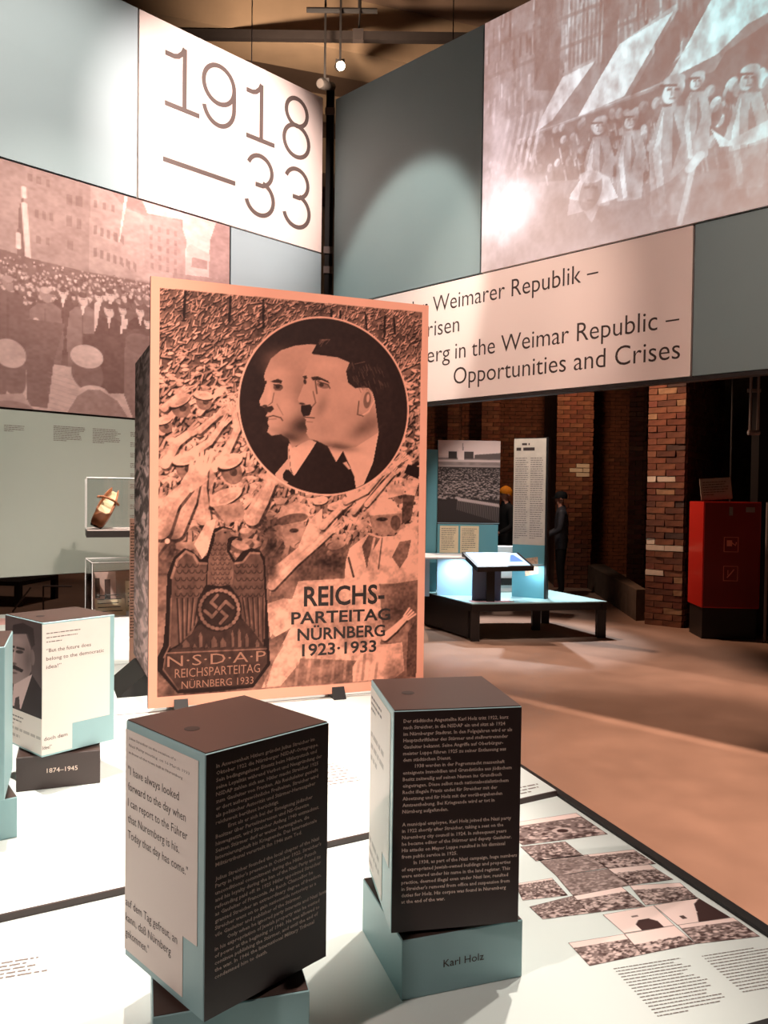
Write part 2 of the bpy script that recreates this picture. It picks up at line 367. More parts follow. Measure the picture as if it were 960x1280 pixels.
BL_, BH = .24, .071; JT = .010
def brick_mesh(L, seed):
    r = random.Random(seed); mb = MB(); j = lambda: r.uniform(-.004, .004)
    p = [(x + j(), y + j(), z + j()) for z in (0, BH) for (x, y) in ((0, 0), (L, 0), (L, .10), (0, .10))]
    mb.hexa(p); me = bpy.data.meshes.new('brick'); me.from_pydata(mb.v, [], mb.f); me.update(); return me
BRICKS = {}
def bricks(parent, L, H, y0, m, limit=300, z0=0, xo=0, rz=0, prefer=None, white=None):
    """a brick face: the first `limit` bricks are parts, the rest one joined piece"""
    key = m.name
    if key not in BRICKS:
        BRICKS[key] = {}
        for nm, ln in (('s', BL_ - JT), ('h', BL_ / 2 - JT)):
            BRICKS[key][nm] = [brick_mesh(ln, k) for k in range(3)]
            for me in BRICKS[key][nm]: me.materials.append(m)
    cells = []; nz = int(H / (BH + JT))
    for k in range(nz):
        z = z0 + k * (BH + JT); x = 0
        if k % 2: cells.append((0, z, 'h')); x = BL_ / 2
        while x + BL_ <= L + .02: cells.append((x, z, 's')); x += BL_
        if L - x > .06: cells.append((x, z, 'h'))
    if prefer: cells.sort(key=prefer)
    rest = MB()
    A = Matrix.Translation((xo, y0, 0)) @ Matrix.Rotation(rz, 4, 'Z')
    for i, (x, z, t) in enumerate(cells):
        me = random.choice(BRICKS[key][t]); dy = random.uniform(-.014, .006)
        if i < limit:
            if white and white(x, z): me = WB[t]
            o = bpy.data.objects.new('brick', me); C.objects.link(o); o.parent = parent; o.matrix_local = A @ Matrix.Translation((x, dy, z))
        else:
            n = len(rest.v); rest.v += [tuple(A @ Vector((v.co.x + x, v.co.y + dy, v.co.z + z))) for v in me.vertices]
            rest.f += [tuple(q + n for q in p.vertices) for p in me.polygons]
    if rest.v:
        o = rest.build('brickwork', m, parent); o['kind'] = 'stuff'
def wallthing(name, loc, rz): o = bpy.data.objects.new(name, None); C.objects.link(o); o.location = loc; o.rotation_euler = (0, 0, rz); o['kind'] = 'structure'; return o
WB = {'s': brick_mesh(BL_ - JT, 5), 'h': brick_mesh(BL_ / 2 - JT, 6)}
for _m in WB.values(): _m.materials.append(M['brickw'])

# back wall of the hall with brick courses
bw = wallthing('wall_back', (-12, 17.0, 0), 0)
MB().box(0, 26, .03, .3, 0, 7.8).build('masonry', M['mortar'], bw)
bricks(bw, 5.2, 4.0, 0, M['brick'], 300, xo=12.4, prefer=lambda c: -c[1] if False else abs(c[1] - 2.4) + abs(c[0] - 1.6) * .3)
MB().box(0, 12.3, .0, .03, 0, 1.0).build('plinth_course', M['mortar'], bw)
# piers
def pier(name, loc, rz, w, d, h, m, limit, z_pref=1.5, white=None):
    p = wallthing(name, loc, rz)
    MB().box(.02, w - .02, .02, d, 0, h).build('core', M['mortar'], p)
    bricks(p, w, h, -.03, m, limit, white=white, prefer=lambda c: abs(c[1] - z_pref))
    bricks(p, d, h, 0, m, 0, xo=w + .03, rz=R(90))
    return p
pier('trim_1', (3.45, 10.32, 0), R(-36), .46, 1.9, 4.2, M['brick2'], 150, white=lambda x, z: (random.random() < .3 and .6 < z < 1.1) or (abs(z - 1.87) < .05 and random.random() < .6))
pier('trim_2', (3.13, 14.4, 0), R(-6), .62, 2.6, 4.6, M['brick'], 180, 2.3, white=lambda x, z: 1.95 < z < 2.2 and x > .12)
pier('trim_3', (4.05, 13.1, 0), R(-20), .24, 3.8, 4.6, M['brick'], 60, 2)
pier('trim_4', (1.98, 16.2, 0), R(-8), .34, .7, 4.4, M['brick'], 90, 3)
pier('trim_5', (1.30, 16.4, 0), R(-8), .24, .5, 4.4, M['brick'], 60, 3)
# low masonry step running between the piers
st = MB().prism([(3.4, 10.55), (3.55, 10.6), (4.1, 14.6), (3.75, 14.6)], 0, .42).build('trim_6', M['mortar']); structure(st)

# ceiling beams
for k, (x0, y0, x1, y1, z, wd) in enumerate(((-5.0, 8.75, 6.0, 12.4, 7.15, .62), (-8.0, 5.0, 8.0, 9.6, 7.45, .5), (-5.5, 13.0, 9.0, 16.5, 7.2, .6), (-6, 10.9, 7, 14.8, 7.5, .25))):
    d = Vector((x1 - x0, y1 - y0)).normalized(); n = Vector((-d.y, d.x)) * wd / 2
    pts = [(x0 - n.x, y0 - n.y), (x1 - n.x, y1 - n.y), (x1 + n.x, y1 + n.y), (x0 + n.x, y0 + n.y)]
    structure(MB().prism(pts, z, 7.82).build('trim_%d' % (7 + k), M['beam']))
mb = MB(); mb.box(-3.2, 3.2, 9.42, 9.5, 7.02, 7.12); tag(mb.build('cable_tray', M['dark']), 'long dark cable tray fixed below the concrete ceiling beam', 'cable tray')

# ------------------------------------------------------------------ ceiling spotlights
def spotlight(loc, aim, label, rod=1.0, lit=True):
    t = thing('spotlight', label, 'spotlight', loc, 0, 'spotlights under the ceiling')
    d = (Vector(aim) - Vector(loc)).normalized()
    MB().tube(-d * .16, d * .10, .055, 14).build('housing', M['black'], t, True)
    MB().tube(d * .098, d * .104, .047, 14).build('lens', M['lamp'] if lit else M['dark'], t)
    MB().box(-.012, .012, -.012, .012, .02, rod).build('rod', M['black'], t)
    MB().box(-.05, .05, -.02, .02, .02, .07).build('bracket', M['black'], t)
    return t
spotlight((-.56, 9.0, 6.48), (.2, 3.0, 3.4), 'bright lit spotlight facing the camera beneath the ceiling', 1.33)
spotlight((-.74, 9.1, 6.32), (-1.8, 7.0, 5.6), 'spotlight turned away beside the bright lit one', 1.49, False)
t = thing('light_track', 'dark lighting track slanting down from the ceiling to the spotlights', 'light track', (-.5, 9.05, 7.1))
MB().tube((-.45, .0, .03), (.35, 0, .03), .03, 8).build('rail', M['black'], t)
MB().tube((.15, -.02, .03), (.16, -.02, .74), .02, 8).build('hanger', M['black'], t)
MB().box(.08, .2, -.09, -.01, -.34, -.22).build('junction_box', M['dark'], t)
MB().tube((.16, -.03, .03), (.14, -.04, -.24), .012, 6).build('cable', M['black'], t)

# ------------------------------------------------------------------ big hanging walls
CX, CY = -.577, 8.0
# ---- left wall: local x runs right, from s=4.2 to the corner
aL = math.atan2(1, .9858); SL = 4.2
lw = thing('exhibition_wall', 'pale wall on the left with sepia crowd mural and the year numerals', 'wall', (CX - math.cos(aL) * SL, CY - math.sin(aL) * SL, 0), aL)
MB().box(0, SL - .1, .035, .16, 1.0, 5.59).build('core', M['dark'], lw)
G = .008
def panel(parent, x0, x1, z0, z1, m, name='panel', th=.03): return MB().box(x0 + G, x1 - G, 0, th, z0 + G, z1 - G).build(name, m, parent)
panel(lw, 0, SL - 2.10, 4.05, 5.59, M['teal'])
tp = panel(lw, SL - 2.10, SL - .11, 4.05, 5.59, M['cream'], 'title_panel'); tp['label'] = 'white panel with large thin year numerals'
panel(lw, SL - 1.195, SL - .11, 1.0, 4.05, M['teal'])
lp = panel(lw, 0, SL - 1.195, 1.0, 2.246, M['sage'])
mp = panel(lw, 0, SL - 1.195, 2.246, 4.05, M['dark'], 'mural_panel'); mp['label'] = 'sepia photograph of a crowd in a town square'
def U(s): return SL - s
def arc(cx, cz, rx, rz, a0, a1, n=20): return [(cx + rx * math.cos(R(a0 + (a1 - a0) * i / n)), cz + rz * math.sin(R(a0 + (a1 - a0) * i / n))) for i in range(n + 1)]
mb = MB(); w = .040; yy = -.001
def one(xc, xl, xr, zb, zt):
    mb.ribbon([(xc, zb), (xc, zt)], w, yy); mb.ribbon([(xl, zb + w / 2), (xr, zb + w / 2)], w, yy - .0004)
    mb.ribbon([(xc, zt), (xc - .02, zt - .045), (xc - .06, zt - .085), (xc - .10, zt - .10), (xl, zt - .10)], w, yy - .0004)
one(U(1.672), U(1.858), U(1.526), 4.893, 5.43)
one(U(.866), U(1.035), U(.712), 4.90, 5.43)
def nine(x0, x1, zb, zt):
    cx = (x0 + x1) / 2; rx = (x1 - x0 - w) / 2; rz = .165
    mb.ribbon(arc(cx, zt - rz - w / 2, rx, rz, 0, 360, 32), w, yy)
    mb.ribbon([(cx + rx, zt - rz - w / 2), (cx + rx, zb + .21)] + arc(cx, zb + .20, rx, .185, 0, -165, 18), w, yy - .0004)
nine(U(1.505), U(1.148), 4.886, 5.441)
def eight(x0, x1, zb, zt):
    cx = (x0 + x1) / 2; rx = (x1 - x0 - w) / 2
    mb.ribbon(arc(cx, zt - .145, rx * .84, .13, 0, 360, 28), w, yy); mb.ribbon(arc(cx, zb + .165, rx, .15, 0, 360, 30), w, yy - .0004)
eight(U(.62), U(.275), 4.885, 5.47)
def three(x0, x1, zb, zt):
    cx = (x0 + x1) / 2; rx = (x1 - x0 - w) / 2
    mb.ribbon(arc(cx, zt - .15, rx * .88, .135, 160, -75, 22), w, yy); mb.ribbon(arc(cx, zb + .168, rx, .152, 78, -165, 26), w, yy - .0004)
    mb.ribbon([(cx - .05, zt - .284), (cx + .04, zt - .284)], w, yy - .0008)
three(U(1.05), U(.70), 4.215, 4.79); three(U(.615), U(.262), 4.215, 4.80)
mb.ribbon([(U(1.872), 4.443), (U(1.148), 4.443)], w, yy)
mb.build('numerals', mat('numeral_grey', (92, 78, 74), .6, .02), tp)
# mural print
W_, H_ = 330, 280
cv = Canvas(W_, H_, .5); u2c = lambda s_, z_: ((SL - s_) / (SL - 1.195) * W_, (4.05 - z_) / (4.05 - 2.246) * H_)
cv.map = homography([(0, 197), (288, 282), (0, 510), (172, 524)], [u2c(3.169, 4.05), u2c(1.195, 4.05), u2c(3.169, 2.246), u2c(2.087, 2.246)])
cv.unit = .95
cv.t = .42 + .10 * vnoise(W_, H_, 60, 60, 3)
cv.off = (0, 180, .1875, .1875)
cv.poly([(-900, -300), (0, 90), (600, 270), (590, 850), (0, 760), (-900, 700)], .50)
for (x, y, ww, hh) in [(180 + 60 * i, 190 + 20 * i, 30, 50) for i in range(3)] + [(225 + 50 * i, 430 + 12 * i, 28, 55) for i in range(3)] + [(440, 330, 36, 70), (505, 340, 40, 70), (440, 470, 40, 75), (505, 490, 38, 70), (450, 640, 35, 60), (240, 610, 30, 50), (300, 620, 30, 50)]:
    cv.poly([(x, y), (x + ww, y + 8), (x + ww, y + hh + 8), (x, y + hh)], .34, .8)
cv.poly([(600, 270), (920, 350), (1150, 420), (1150, 940), (590, 850)], .60)
cv.poly([(600, 270), (740, 310), (830, 420), (960, 470), (1100, 560), (1100, 500), (960, 400), (920, 350), (760, 290)], .46)
for r_, (y0, n, sp, hh) in enumerate(((370, 3, 60, 50), (540, 5, 45, 60), (690, 7, 44, 60), (790, 0, 0, 0))):
    for i in range(n): cv.poly([(620 + sp * i, y0 + 14 * i), (645 + sp * i, y0 + 18 * i), (645 + sp * i, y0 + hh + 18 * i), (620 + sp * i, y0 + hh + 12 * i)], .38, .9)
cv.off = (0, 180, .3125, .3125)     # sketch units of the wider crop
cv.poly([(570, 225), (920, 320), (915, 540), (740, 520), (730, 300), (590, 275)], .93)
cv.poly([(590, 280), (720, 305), (745, 380), (740, 520), (580, 500), (570, 300)], .55)
for i in range(4):
    for j in range(5): cv.poly([(600 + 32 * i, 320 + 38 * j + 8 * i), (612 + 32 * i, 323 + 38 * j + 8 * i), (612 + 32 * i, 345 + 38 * j + 8 * i), (600 + 32 * i, 342 + 38 * j + 8 * i)], .38, .8)
cv.poly([(840, 385), (865, 310), (925, 330), (925, 545), (835, 530)], .5)
cv.poly([(745, 420), (760, 395), (840, 440), (835, 530), (740, 520)], .78); cv.poly([(770, 450), (830, 465), (828, 500), (765, 490)], .5)
cv.poly([(497, 205), (510, 207), (480, 380), (472, 400)], .95)
cv.off = (0, 180, .1875, .1875)
cv.poly([(120, 440), (150, 330), (190, 760), (180, 980), (120, 990), (110, 700)], .22, .9)
cv.line([(155, 290), (158, 350)], 22, .95); cv.line([(158, 400), (185, 760)], 26, .92); cv.line([(118, 600), (122, 690)], 22, .92); cv.ell(182, 760, 12, 26, 0, .95)
# crowd, far to near
cv.off = (0, 180, .3125, .3125)
r = random.Random(4)
cv.poly([(-600, 380), (0, 420), (130, 460), (340, 510), (620, 560), (900, 620), (900, 900), (-600, 900)], .26)
for i in range(900):
    q = r.random() ** .8; x = r.uniform(-560, 700); y0 = 455 + (x - 100) * .20 if x > 100 else 445
    y = y0 + q * (640 - y0) * 1.02; s_ = 4 + 10 * q
    cv.ell(x, y + s_, s_ * 1.3, s_ * 1.5, 0, r.uniform(.12, .34)); cv.ell(x, y, s_ * .62, s_ * .8, 0, r.uniform(.6, .98))
    if r.random() < .5: cv.ell(x, y - s_ * .6, s_ * .8, s_ * .4, 0, r.uniform(.2, .95))
# standing men
def man(x, y, hgt, coat, shirt=True, face=.85, hat=None):
    w_ = hgt * .16
    cv.poly([(x - w_ * .5, y + hgt * .14), (x - w_ * 1.0, y + hgt * .2), (x - w_ * 1.25, y + hgt * .5), (x - w_, y + hgt), (x + w_ * .9, y + hgt), (x + w_ * 1.25, y + hgt * .5), (x + w_ * 1.0, y + hgt * .2), (x + w_ * .5, y + hgt * .14)], coat)
    cv.line([(x, y + hgt * .2), (x, y + hgt * .95)], 3, coat * .6)
    if shirt: cv.poly([(x - 8, y + hgt * .13), (x + 10, y + hgt * .13), (x + 1, y + hgt * .27)], .95)
    cv.ell(x, y + hgt * .06, hgt * .055, hgt * .075, 0, face); cv.ell(x, y + hgt * .0, hgt * .055, hgt * .035, 0, .2 if hat is None else hat)
    cv.ell(x - 3, y + hgt * .05, 3, 2, 0, .35); cv.ell(x + 6, y + hgt * .05, 3, 2, 0, .35)
for a in ((250, 585, 260, .18), (440, 590, 300, .2), (490, 650, 260, .25), (560, 655, 280, .12), (590, 700, 250, .15), (395, 600, 260, .2), (330, 605, 330, .40), (435, 650, 330, .15), (30, 540, 380, .26, False, .5, .6), (180, 585, 380, .36, False, .5, .72)): man(*a)
cv.poly([(375, 640), (400, 620), (390, 720), (375, 760)], .92); cv.poly([(485, 700), (512, 700), (500, 780), (480, 770)], .95); cv.ell(145, 712, 12, 16, 0, .85); cv.ell(145, 712, 5, 7, 0, .3)
cv.poly([(0, 960), (190, 880), (330, 900), (330, 1100), (-400, 1100), (-400, 960)], .78); cv.poly([(300, 890), (560, 900), (560, 1120), (260, 1120)], .80)
cv.poly([(100, 700), (260, 720), (215, 870), (190, 1060), (110, 1050), (100, 800)], .28)
for i in range(9): cv.line([(195, 915 + 20 * i), (340, 960 + 20 * i)], 3, .6, .6)
for a in ((390, 760, 60, 220, .16), (460, 760, 50, 240, .18), (550, 740, 60, 260, .2)): cv.poly([(a[0] - a[2], a[1]), (a[0] + a[2], a[1]), (a[0] + a[2] * .8, a[1] + a[3]), (a[0] - a[2] * .8, a[1] + a[3])], a[4])
cv.poly([(-400, 700), (-60, 760), (0, 900), (40, 1050), (-400, 1100)], .3)
cv.ell(40, 900, 60, 110, 0, .30); cv.ell(38, 840, 64, 58, 0, .74); cv.poly([(-100, 1010), (90, 1000), (130, 1060), (-100, 1060)], .6); cv.ell(40, 1090, 110, 60, 0, .42)
cv.ell(350, 920, 62, 70, 0, .30); cv.ell(348, 852, 66, 46, 12, .88); cv.ell(375, 1000, 60, 32, 5, .84); cv.poly([(270, 1075), (310, 1010), (350, 985), (400, 985), (470, 1030), (515, 1100), (260, 1100)], .46)
cv.poly([(500, 800), (620, 760), (650, 900), (640, 1120), (540, 1120), (495, 1000)], .36); cv.ell(560, 800, 60, 40, 20, .3)
cv.t = cv.t * (.78 + .4 * vnoise(W_, H_, 10, 9, 8, 4)) + (vnoise(W_, H_, 3, 3, 18, 1) - .5) * .10
print_grid('mural_print', duo(cv.t * .97 + .01, (118, 84, 80), (244, 208, 204), 1.5), wallf(-.0008), G, SL - 1.195 - G, 2.246 + G, 4.05 - G, PRINT, mp)
lf = wallf(-.001)
for (s0, s1, tp_, rows, sd) in ((2.78, 2.53, 2.14, 9, 1), (2.47, 2.23, 2.14, 9, 2), (3.14, 2.98, 2.12, 4, 9)): greek('lettering', M['inkg'], lp, lf, U(s0), U(s1), tp_, .0135, rows, .4, sd)
for k in range(16): greek('lettering', M['inkg'], lp, lf, U(2.15), U(2.0), 2.13 - .085 * k, .014, 3, .45, 20 + k)

# ---- right wall: local x = distance from the corner
aR = math.atan2(-1, 1.0244); SR = 5.3
rw = thing('exhibition_wall', 'dark teal wall on the right with film projection and the republic title', 'wall', (CX, CY, 0), aR)
MB().box(.08, SR, .035, .18, 2.47, 5.61).build('core', M['dark'], rw)
panel(rw, .05, 1.903, 3.52, 5.6, M['teal_d']); panel(rw, 3.72, SR, 2.48, 3.52, M['teal_d'])
pp = panel(rw, 1.903, SR, 3.52, 5.6, M['white'], 'projection_panel'); pp['label'] = 'projected film still of marching columns under banners'
tt = panel(rw, .05, 3.72, 2.48, 3.52, M['cream'], 'title_panel'); tt['label'] = 'pink white title panel with grey lettering'
MB().box(.05, SR, -.004, .03, 2.455, 2.482).build('lower_rail', M['dark'], rw)
text_block('lettering', [
    ('Nürnberg in der', .13, 1.32, 3.272, .148), ('Weimarer Republik –', 1.38, 3.003, 3.275, .148), ('Chancen und Kr', .13, 1.385, 3.066, .148), ('isen', 1.403, 1.684, 3.066, .148),
    ('Nuremberg', .60, 1.585, 2.835, .148), ('in the Weimar Republic –', 1.644, 3.629, 2.835, .148), ('Opportunities and Crises', 1.63, 3.64, 2.617, .150)],
    M['ink'], tt, wallf(-.0012), bold=-.004, res=4)
# projection picture
W_, H_ = 420, 270
cv = Canvas(W_, H_, .3); c2 = lambda s_, z_: ((s_ - 1.903) / (SR - 1.903) * W_, (5.6 - z_) / (5.6 - 3.52) * H_)
cv.map = homography([(606, 28), (600, 342), (960, 256), (960, -150)], [c2(1.908, 5.6), c2(1.9, 3.52), c2(4.194, 3.53), c2(4.148, 5.59)]); cv.unit = 1.05
cv.t = .30 + .22 * vnoise(W_, H_, 70, 40, 2)
cv.off = (600, 0, .375, .375); r = random.Random(9)
for i in range(260):   # facades with tall windows
    x = r.uniform(20, 740); lim = 400 - x * .45; y = r.uniform(-300, lim); l_ = r.uniform(20, 90); cv.line([(x, y), (x + r.uniform(-3, 3), y + l_)], r.uniform(3, 8), r.choice([.75, .8, .15, .1, .6]), .75)
for a in ((180, 0, 280, 300), (400, 0, 470, 250), (660, -40, 760, 100)): cv.poly([(a[0], a[1]), (a[2], a[1] - 60), (a[2] - 20, a[3]), (a[0], a[3])], .22, .7)
for i in range(9): cv.line([(300 + 14 * i, -60), (290 + 14 * i, 235 - i * 4)], 4, .7, .8)
for y in (40, 140): cv.line([(20, y + 120), (600, y - 110)], 10, .25, .6)
cv.line([(280, 245), (385, 195)], 10, .6); cv.line([(480, 140), (650, 20)], 9, .65)
cv.poly([(275, 255), (385, 200), (240, 400), (185, 440), (200, 400)], .92)
cv.poly([(465, 145), (645, 35), (480, 320), (325, 390), (395, 265)], .97)
cv.poly([(770, 0), (1200, -300), (1250, -120), (890, 80), (790, 180), (625, 265), (700, 130)], .96); cv.line([(600, 275), (640, 210), (700, 150)], 4, .8)
cv.line([(185, 440), (325, 390), (620, 270)], 3, .7)
cv.poly([(500, 320), (660, 30), (700, 60), (650, 200), (610, 270)], .2, .8)
cv.poly([(820, 170), (1300, -160), (1300, 330), (860, 300), (780, 240)], .18, .8)
cv.poly([(185, 450), (620, 285), (900, 200), (1400, 40), (1400, 520), (30, 620), (20, 480)], .24, .8)
for i in range(420):
    q = r.random(); x = 30 + r.random() ** .8 * 1350; yb = 470 - (x - 100) * .27 + q * (230 - x * .02); s_ = 9 + x * .016
    if yb > 560: continue
    cv.ell(x, yb + s_ * 1.6, s_ * 1.2, s_ * 1.5, r.uniform(-20, 20), r.uniform(.15, .4), .8)
    cv.ell(x, yb, s_ * .72, s_ * 1.0, r.uniform(-25, 25), r.uniform(.5, 1.0), .9); cv.ell(x + s_ * .4, yb + s_ * .2, s_ * .4, s_ * .8, 8, .3, .55); cv.line([(x - s_ * .9, yb + s_ * 2.2), (x - s_ * .5, yb + s_ * 4.5)], 4, r.choice([.9, .7, .2]), .7)
def fig(x, y, k, arm=True):
    cv.poly([(x - 30 * k, y + 45 * k), (x + 34 * k, y + 40 * k), (x + 60 * k, y + 130 * k), (x + 40 * k, y + 330 * k), (x - 60 * k, y + 340 * k), (x - 66 * k, y + 150 * k)], .62)
    cv.ell(x, y, 25 * k, 37 * k, 12, .92); cv.blob(x + 18 * k, y + 10 * k, 14 * k, 32 * k, 0, .25, .85); cv.ell(x + 2 * k, y - 27 * k, 31 * k, 15 * k, -12, .74); cv.line([(x - 34 * k, y - 12 * k), (x + 8 * k, y - 14 * k)], 5, .15); cv.line([(x - 14 * k, y - 2 * k), (x - 6 * k, y - 3 * k)], 5 * k, .3); cv.line([(x + 6 * k, y - 3 * k), (x + 14 * k, y - 2 * k)], 5 * k, .25); cv.line([(x - 4 * k, y), (x - 6 * k, y + 14 * k)], 3 * k, .5); cv.line([(x - 10 * k, y + 22 * k), (x + 4 * k, y + 21 * k)], 3 * k, .35)
    cv.poly([(x - 26 * k, y + 55 * k), (x - 56 * k, y + 170 * k), (x - 36 * k, y + 330 * k), (x - 18 * k, y + 320 * k), (x - 34 * k, y + 170 * k)], .9); cv.poly([(x, y + 60 * k), (x + 20 * k, y + 140 * k), (x - 6 * k, y + 220 * k)], .35)
fig(645, 300, 1.25); fig(400, 420, .8); fig(505, 400, .8); fig(725, 270, .8); fig(900, 260, 1.1)
cv.poly([(770, 430), (830, 470), (960, 400), (1050, 330), (1050, 420), (900, 480), (800, 490)], .85)
cv.poly([(300, 650), (360, 560), (430, 590), (460, 660), (400, 680), (372, 745), (345, 705), (290, 720)], .92); cv.ell(368, 640, 36, 62, 0, .5); cv.blob(385, 650, 16, 50, 0, .2, .7); cv.line([(350, 625), (362, 624)], 7, .22); cv.line([(376, 624), (388, 626)], 7, .2); cv.line([(360, 668), (378, 668)], 5, .25); cv.ell(368, 590, 40, 20, 0, .8, .8)
cv.poly([(20, 600), (460, 700), (640, 600), (700, 540), (1500, 330), (1500, 900), (20, 950)], .30, .5)
cv.line([(740, 430), (705, 580), (665, 745)], 13, .7); cv.line([(733, 520), (700, 560)], 22, .85)
for i in range(30): x = r.uniform(40, 900); y = r.uniform(520, 760) - x * .1; cv.line([(x, y), (x + r.uniform(-6, 6), y + r.uniform(10, 50))], 3, .55, .4)
for i in range(6): cv.line([(60 + i * 22, 560), (95 + i * 22, 400 - i * 6)], 9, .85, .7)
cv.blob(80, 690, 90, 110, 0, 1.25, .95); cv.blob(60, 500, 50, 140, 0, 1.0, .6)
cv.t = cv.t * (.42 + 1.08 * vnoise(W_, H_, 8, 14, 5, 4)) + (vnoise(W_, H_, 3, 3, 6, 1) - .5) * .10
cv.blob(90, 700, 100, 100, 0, 1.25, .9); cv.blob(60, 500, 60, 150, 0, 1.0, .45); cv.blob(300, 900, 400, 130, 0, .75, .5)
t_ = np.clip(cv.t, 0, 1.3)[..., None]
X = np.linspace(0, 1, W_)[None, :, None]; Yv = np.linspace(0, 1, H_)[:, None, None]
cool = np.clip(X * 1.6 + (1 - Yv) * .5 - .35, 0, 1)
hi = np.array([1.05, .82, .84]) * (1 - cool) + np.array([.62, .92, .92]) * cool
lo = np.array([.30, .150, .118])
print_grid('film_projection', lo * (1 - t_ ** 1.7) + hi * (t_ ** 1.7), wallf(-.0008), 1.903 + G, SR - G, 3.52 + G, 5.6 - G, PROJ, pp)
# hanging steel ropes for both walls and a slim post in the corner gap
for (px, py, lb) in ((-1.27, 7.33, 'thin steel rope above the year numerals'), (-2.6, 5.98, 'thin steel rope above the far left teal panel'), (.55, 6.98, 'thin steel rope above the dark teal panel'), (2.6, 4.98, 'thin steel rope above the film projection')):
    tag(MB().tube((px, py, 5.55), (px, py, 7.8), .005, 6).build('suspension_cable', M['dark']), lb, 'cable', 'steel ropes holding the exhibition walls')
t = thing('corner_post', 'slim black truss post in the gap between the two walls', 'post', (-.60, 8.12, 0))
MB().box(-.04, .04, -.03, .05, 0, 5.75).build('mast', M['black'], t)
for z in (2.6, 3.9, 4.1, 5.5): MB().box(-.05, .05, -.045, -.028, z, z + .07).build('clamp', M['inkg'], t)

# ------------------------------------------------------------------ display tables (near)
def aline(p, d): return lambda x: p[1] + d * (x - p[0])
ex = lambda y: .801 - (y - 1.60) * .3561           # right-hand table edge
def cut(p, d):                                      # where a seam meets the edge
    x = .3
    for _ in range(30): y = p[1] + d * (x - p[0]); x = ex(y)
    return (x, p[1] + d * (x - p[0]))
F0 = cut((.669, 1.344), .364); S1 = cut((-.037, 2.044), .556); S2 = cut((-.2, 3.44), .40); S3 = cut((-1.18, 3.5), .40)
lx = -2.3
P1 = [(lx, 1.344 + .364 * (lx - .669)), F0, (S1[0], S1[1] - .004), (lx, 2.040 + .556 * (lx + .037))]
P2 = [(lx, 2.044 + .556 * (lx + .037)), S1, (S2[0], S2[1] - .004), (lx, 3.436 + .40 * (lx + .2))]
P3 = [(lx, 3.44 + .40 * (lx + .2)), S2, S3, (lx, 3.5 + .40 * (lx + 1.18))]
tb = thing('display_table', 'large pale aqua printed display table carrying the text cubes', 'table', (0, 0, 0))
MB().prism(P1, .72, .75).build('table_top', M['table'], tb); MB().prism(P2, .72, .765).build('table_top', M['table'], tb); MB().prism(P3, .72, .765).build('table_top', M['table'], tb)
for (a, b) in ((P1[3], P1[2]), (P2[3], P2[2])):     # dark front edge of the raised tops
    z1 = .7652 if a is P1[3] else .7662
    d = (Vector(b) - Vector(a)).normalized(); n = Vector((d.y, -d.x)) * .003
    MB().prism([(a[0] + n.x, a[1] + n.y), (b[0] + n.x, b[1] + n.y), (b[0], b[1] + .004), (a[0], a[1] + .004)], .735 if z1 < .766 else .7640, z1).build('edge_strip', M['boxdark'] if z1 < .766 else M['inkg'], tb)
A, B = Vector(F0), Vector(S3); d = (B - A).normalized(); n = Vector((d.y, -d.x)) * .026
MB().prism([A[:], (A + n)[:], (B + n)[:], B[:]], .66, .758).build('edge_rail', M['black'], tb)
A2 = Vector(P1[0]); d2 = (A - A2).normalized(); n2 = Vector((d2.y, -d2.x)) * .026
MB().prism([(A2 + n2)[:], (A + n2 + n)[:], (A + n)[:], A2[:]][::1], .66, .752).build('edge_rail', M['black'], tb)
for p in ((.70, 1.46), (.33, 2.55), (-.02, 3.6), (-2.2, .46), (-2.2, 1.6), (-2.2, 2.9)):
    MB().box(p[0] - .04, p[0] + .04, p[1] - .04, p[1] + .04, 0, .72).build('leg', M['black'], tb)
T1 = P1[0]; MB().prism([(lx + .05, P1[0][1] + .06), (F0[0] - .09, F0[1] + .03), (S3[0] - .06, S3[1] - .1), (lx + .05, P3[3][1] - .1)], .64, .72).build('subframe', M['black'], tb)
# table prints
TILES = dict(A=[(.317, 2.135), (.559, 2.228), (.61, 2.088), (.369, 2.014)], B=[(.361, 2.006), (.485, 2.041), (.513, 1.958), (.386, 1.926)], C=[(.394, 1.933), (.522, 1.966), (.556, 1.896), (.42, 1.852)],
    D=[(.522, 1.966), (.65, 1.999), (.681, 1.92), (.554, 1.892)], E=[(.42, 1.852), (.554, 1.892), (.581, 1.811), (.438, 1.759)], F=[(.554, 1.892), (.663, 1.917), (.695, 1.842), (.581, 1.811)],
    G=[(.315, 1.811), (.408, 1.842), (.427, 1.761), (.32, 1.736)], H=[(.33, 1.71), (.439, 1.761), (.456, 1.686), (.349, 1.659)], I=[(.438, 1.759), (.561, 1.805), (.587, 1.717), (.456, 1.686)],
    J=[(.581, 1.811), (.705, 1.827), (.719, 1.754), (.589, 1.722)], K=[(.483, 1.681), (.607, 1.723), (.624, 1.642), (.507, 1.609)], L=[(.607, 1.723), (.719, 1.76), (.757, 1.677), (.63, 1.642)],
    M=[(.383, 1.572), (.507, 1.607), (.521, 1.534), (.406, 1.494)], N=[(.507, 1.607), (.624, 1.642), (.642, 1.574), (.521, 1.534)], O=[(.631, 1.644), (.763, 1.677), (.786, 1.604), (.642, 1.574)])
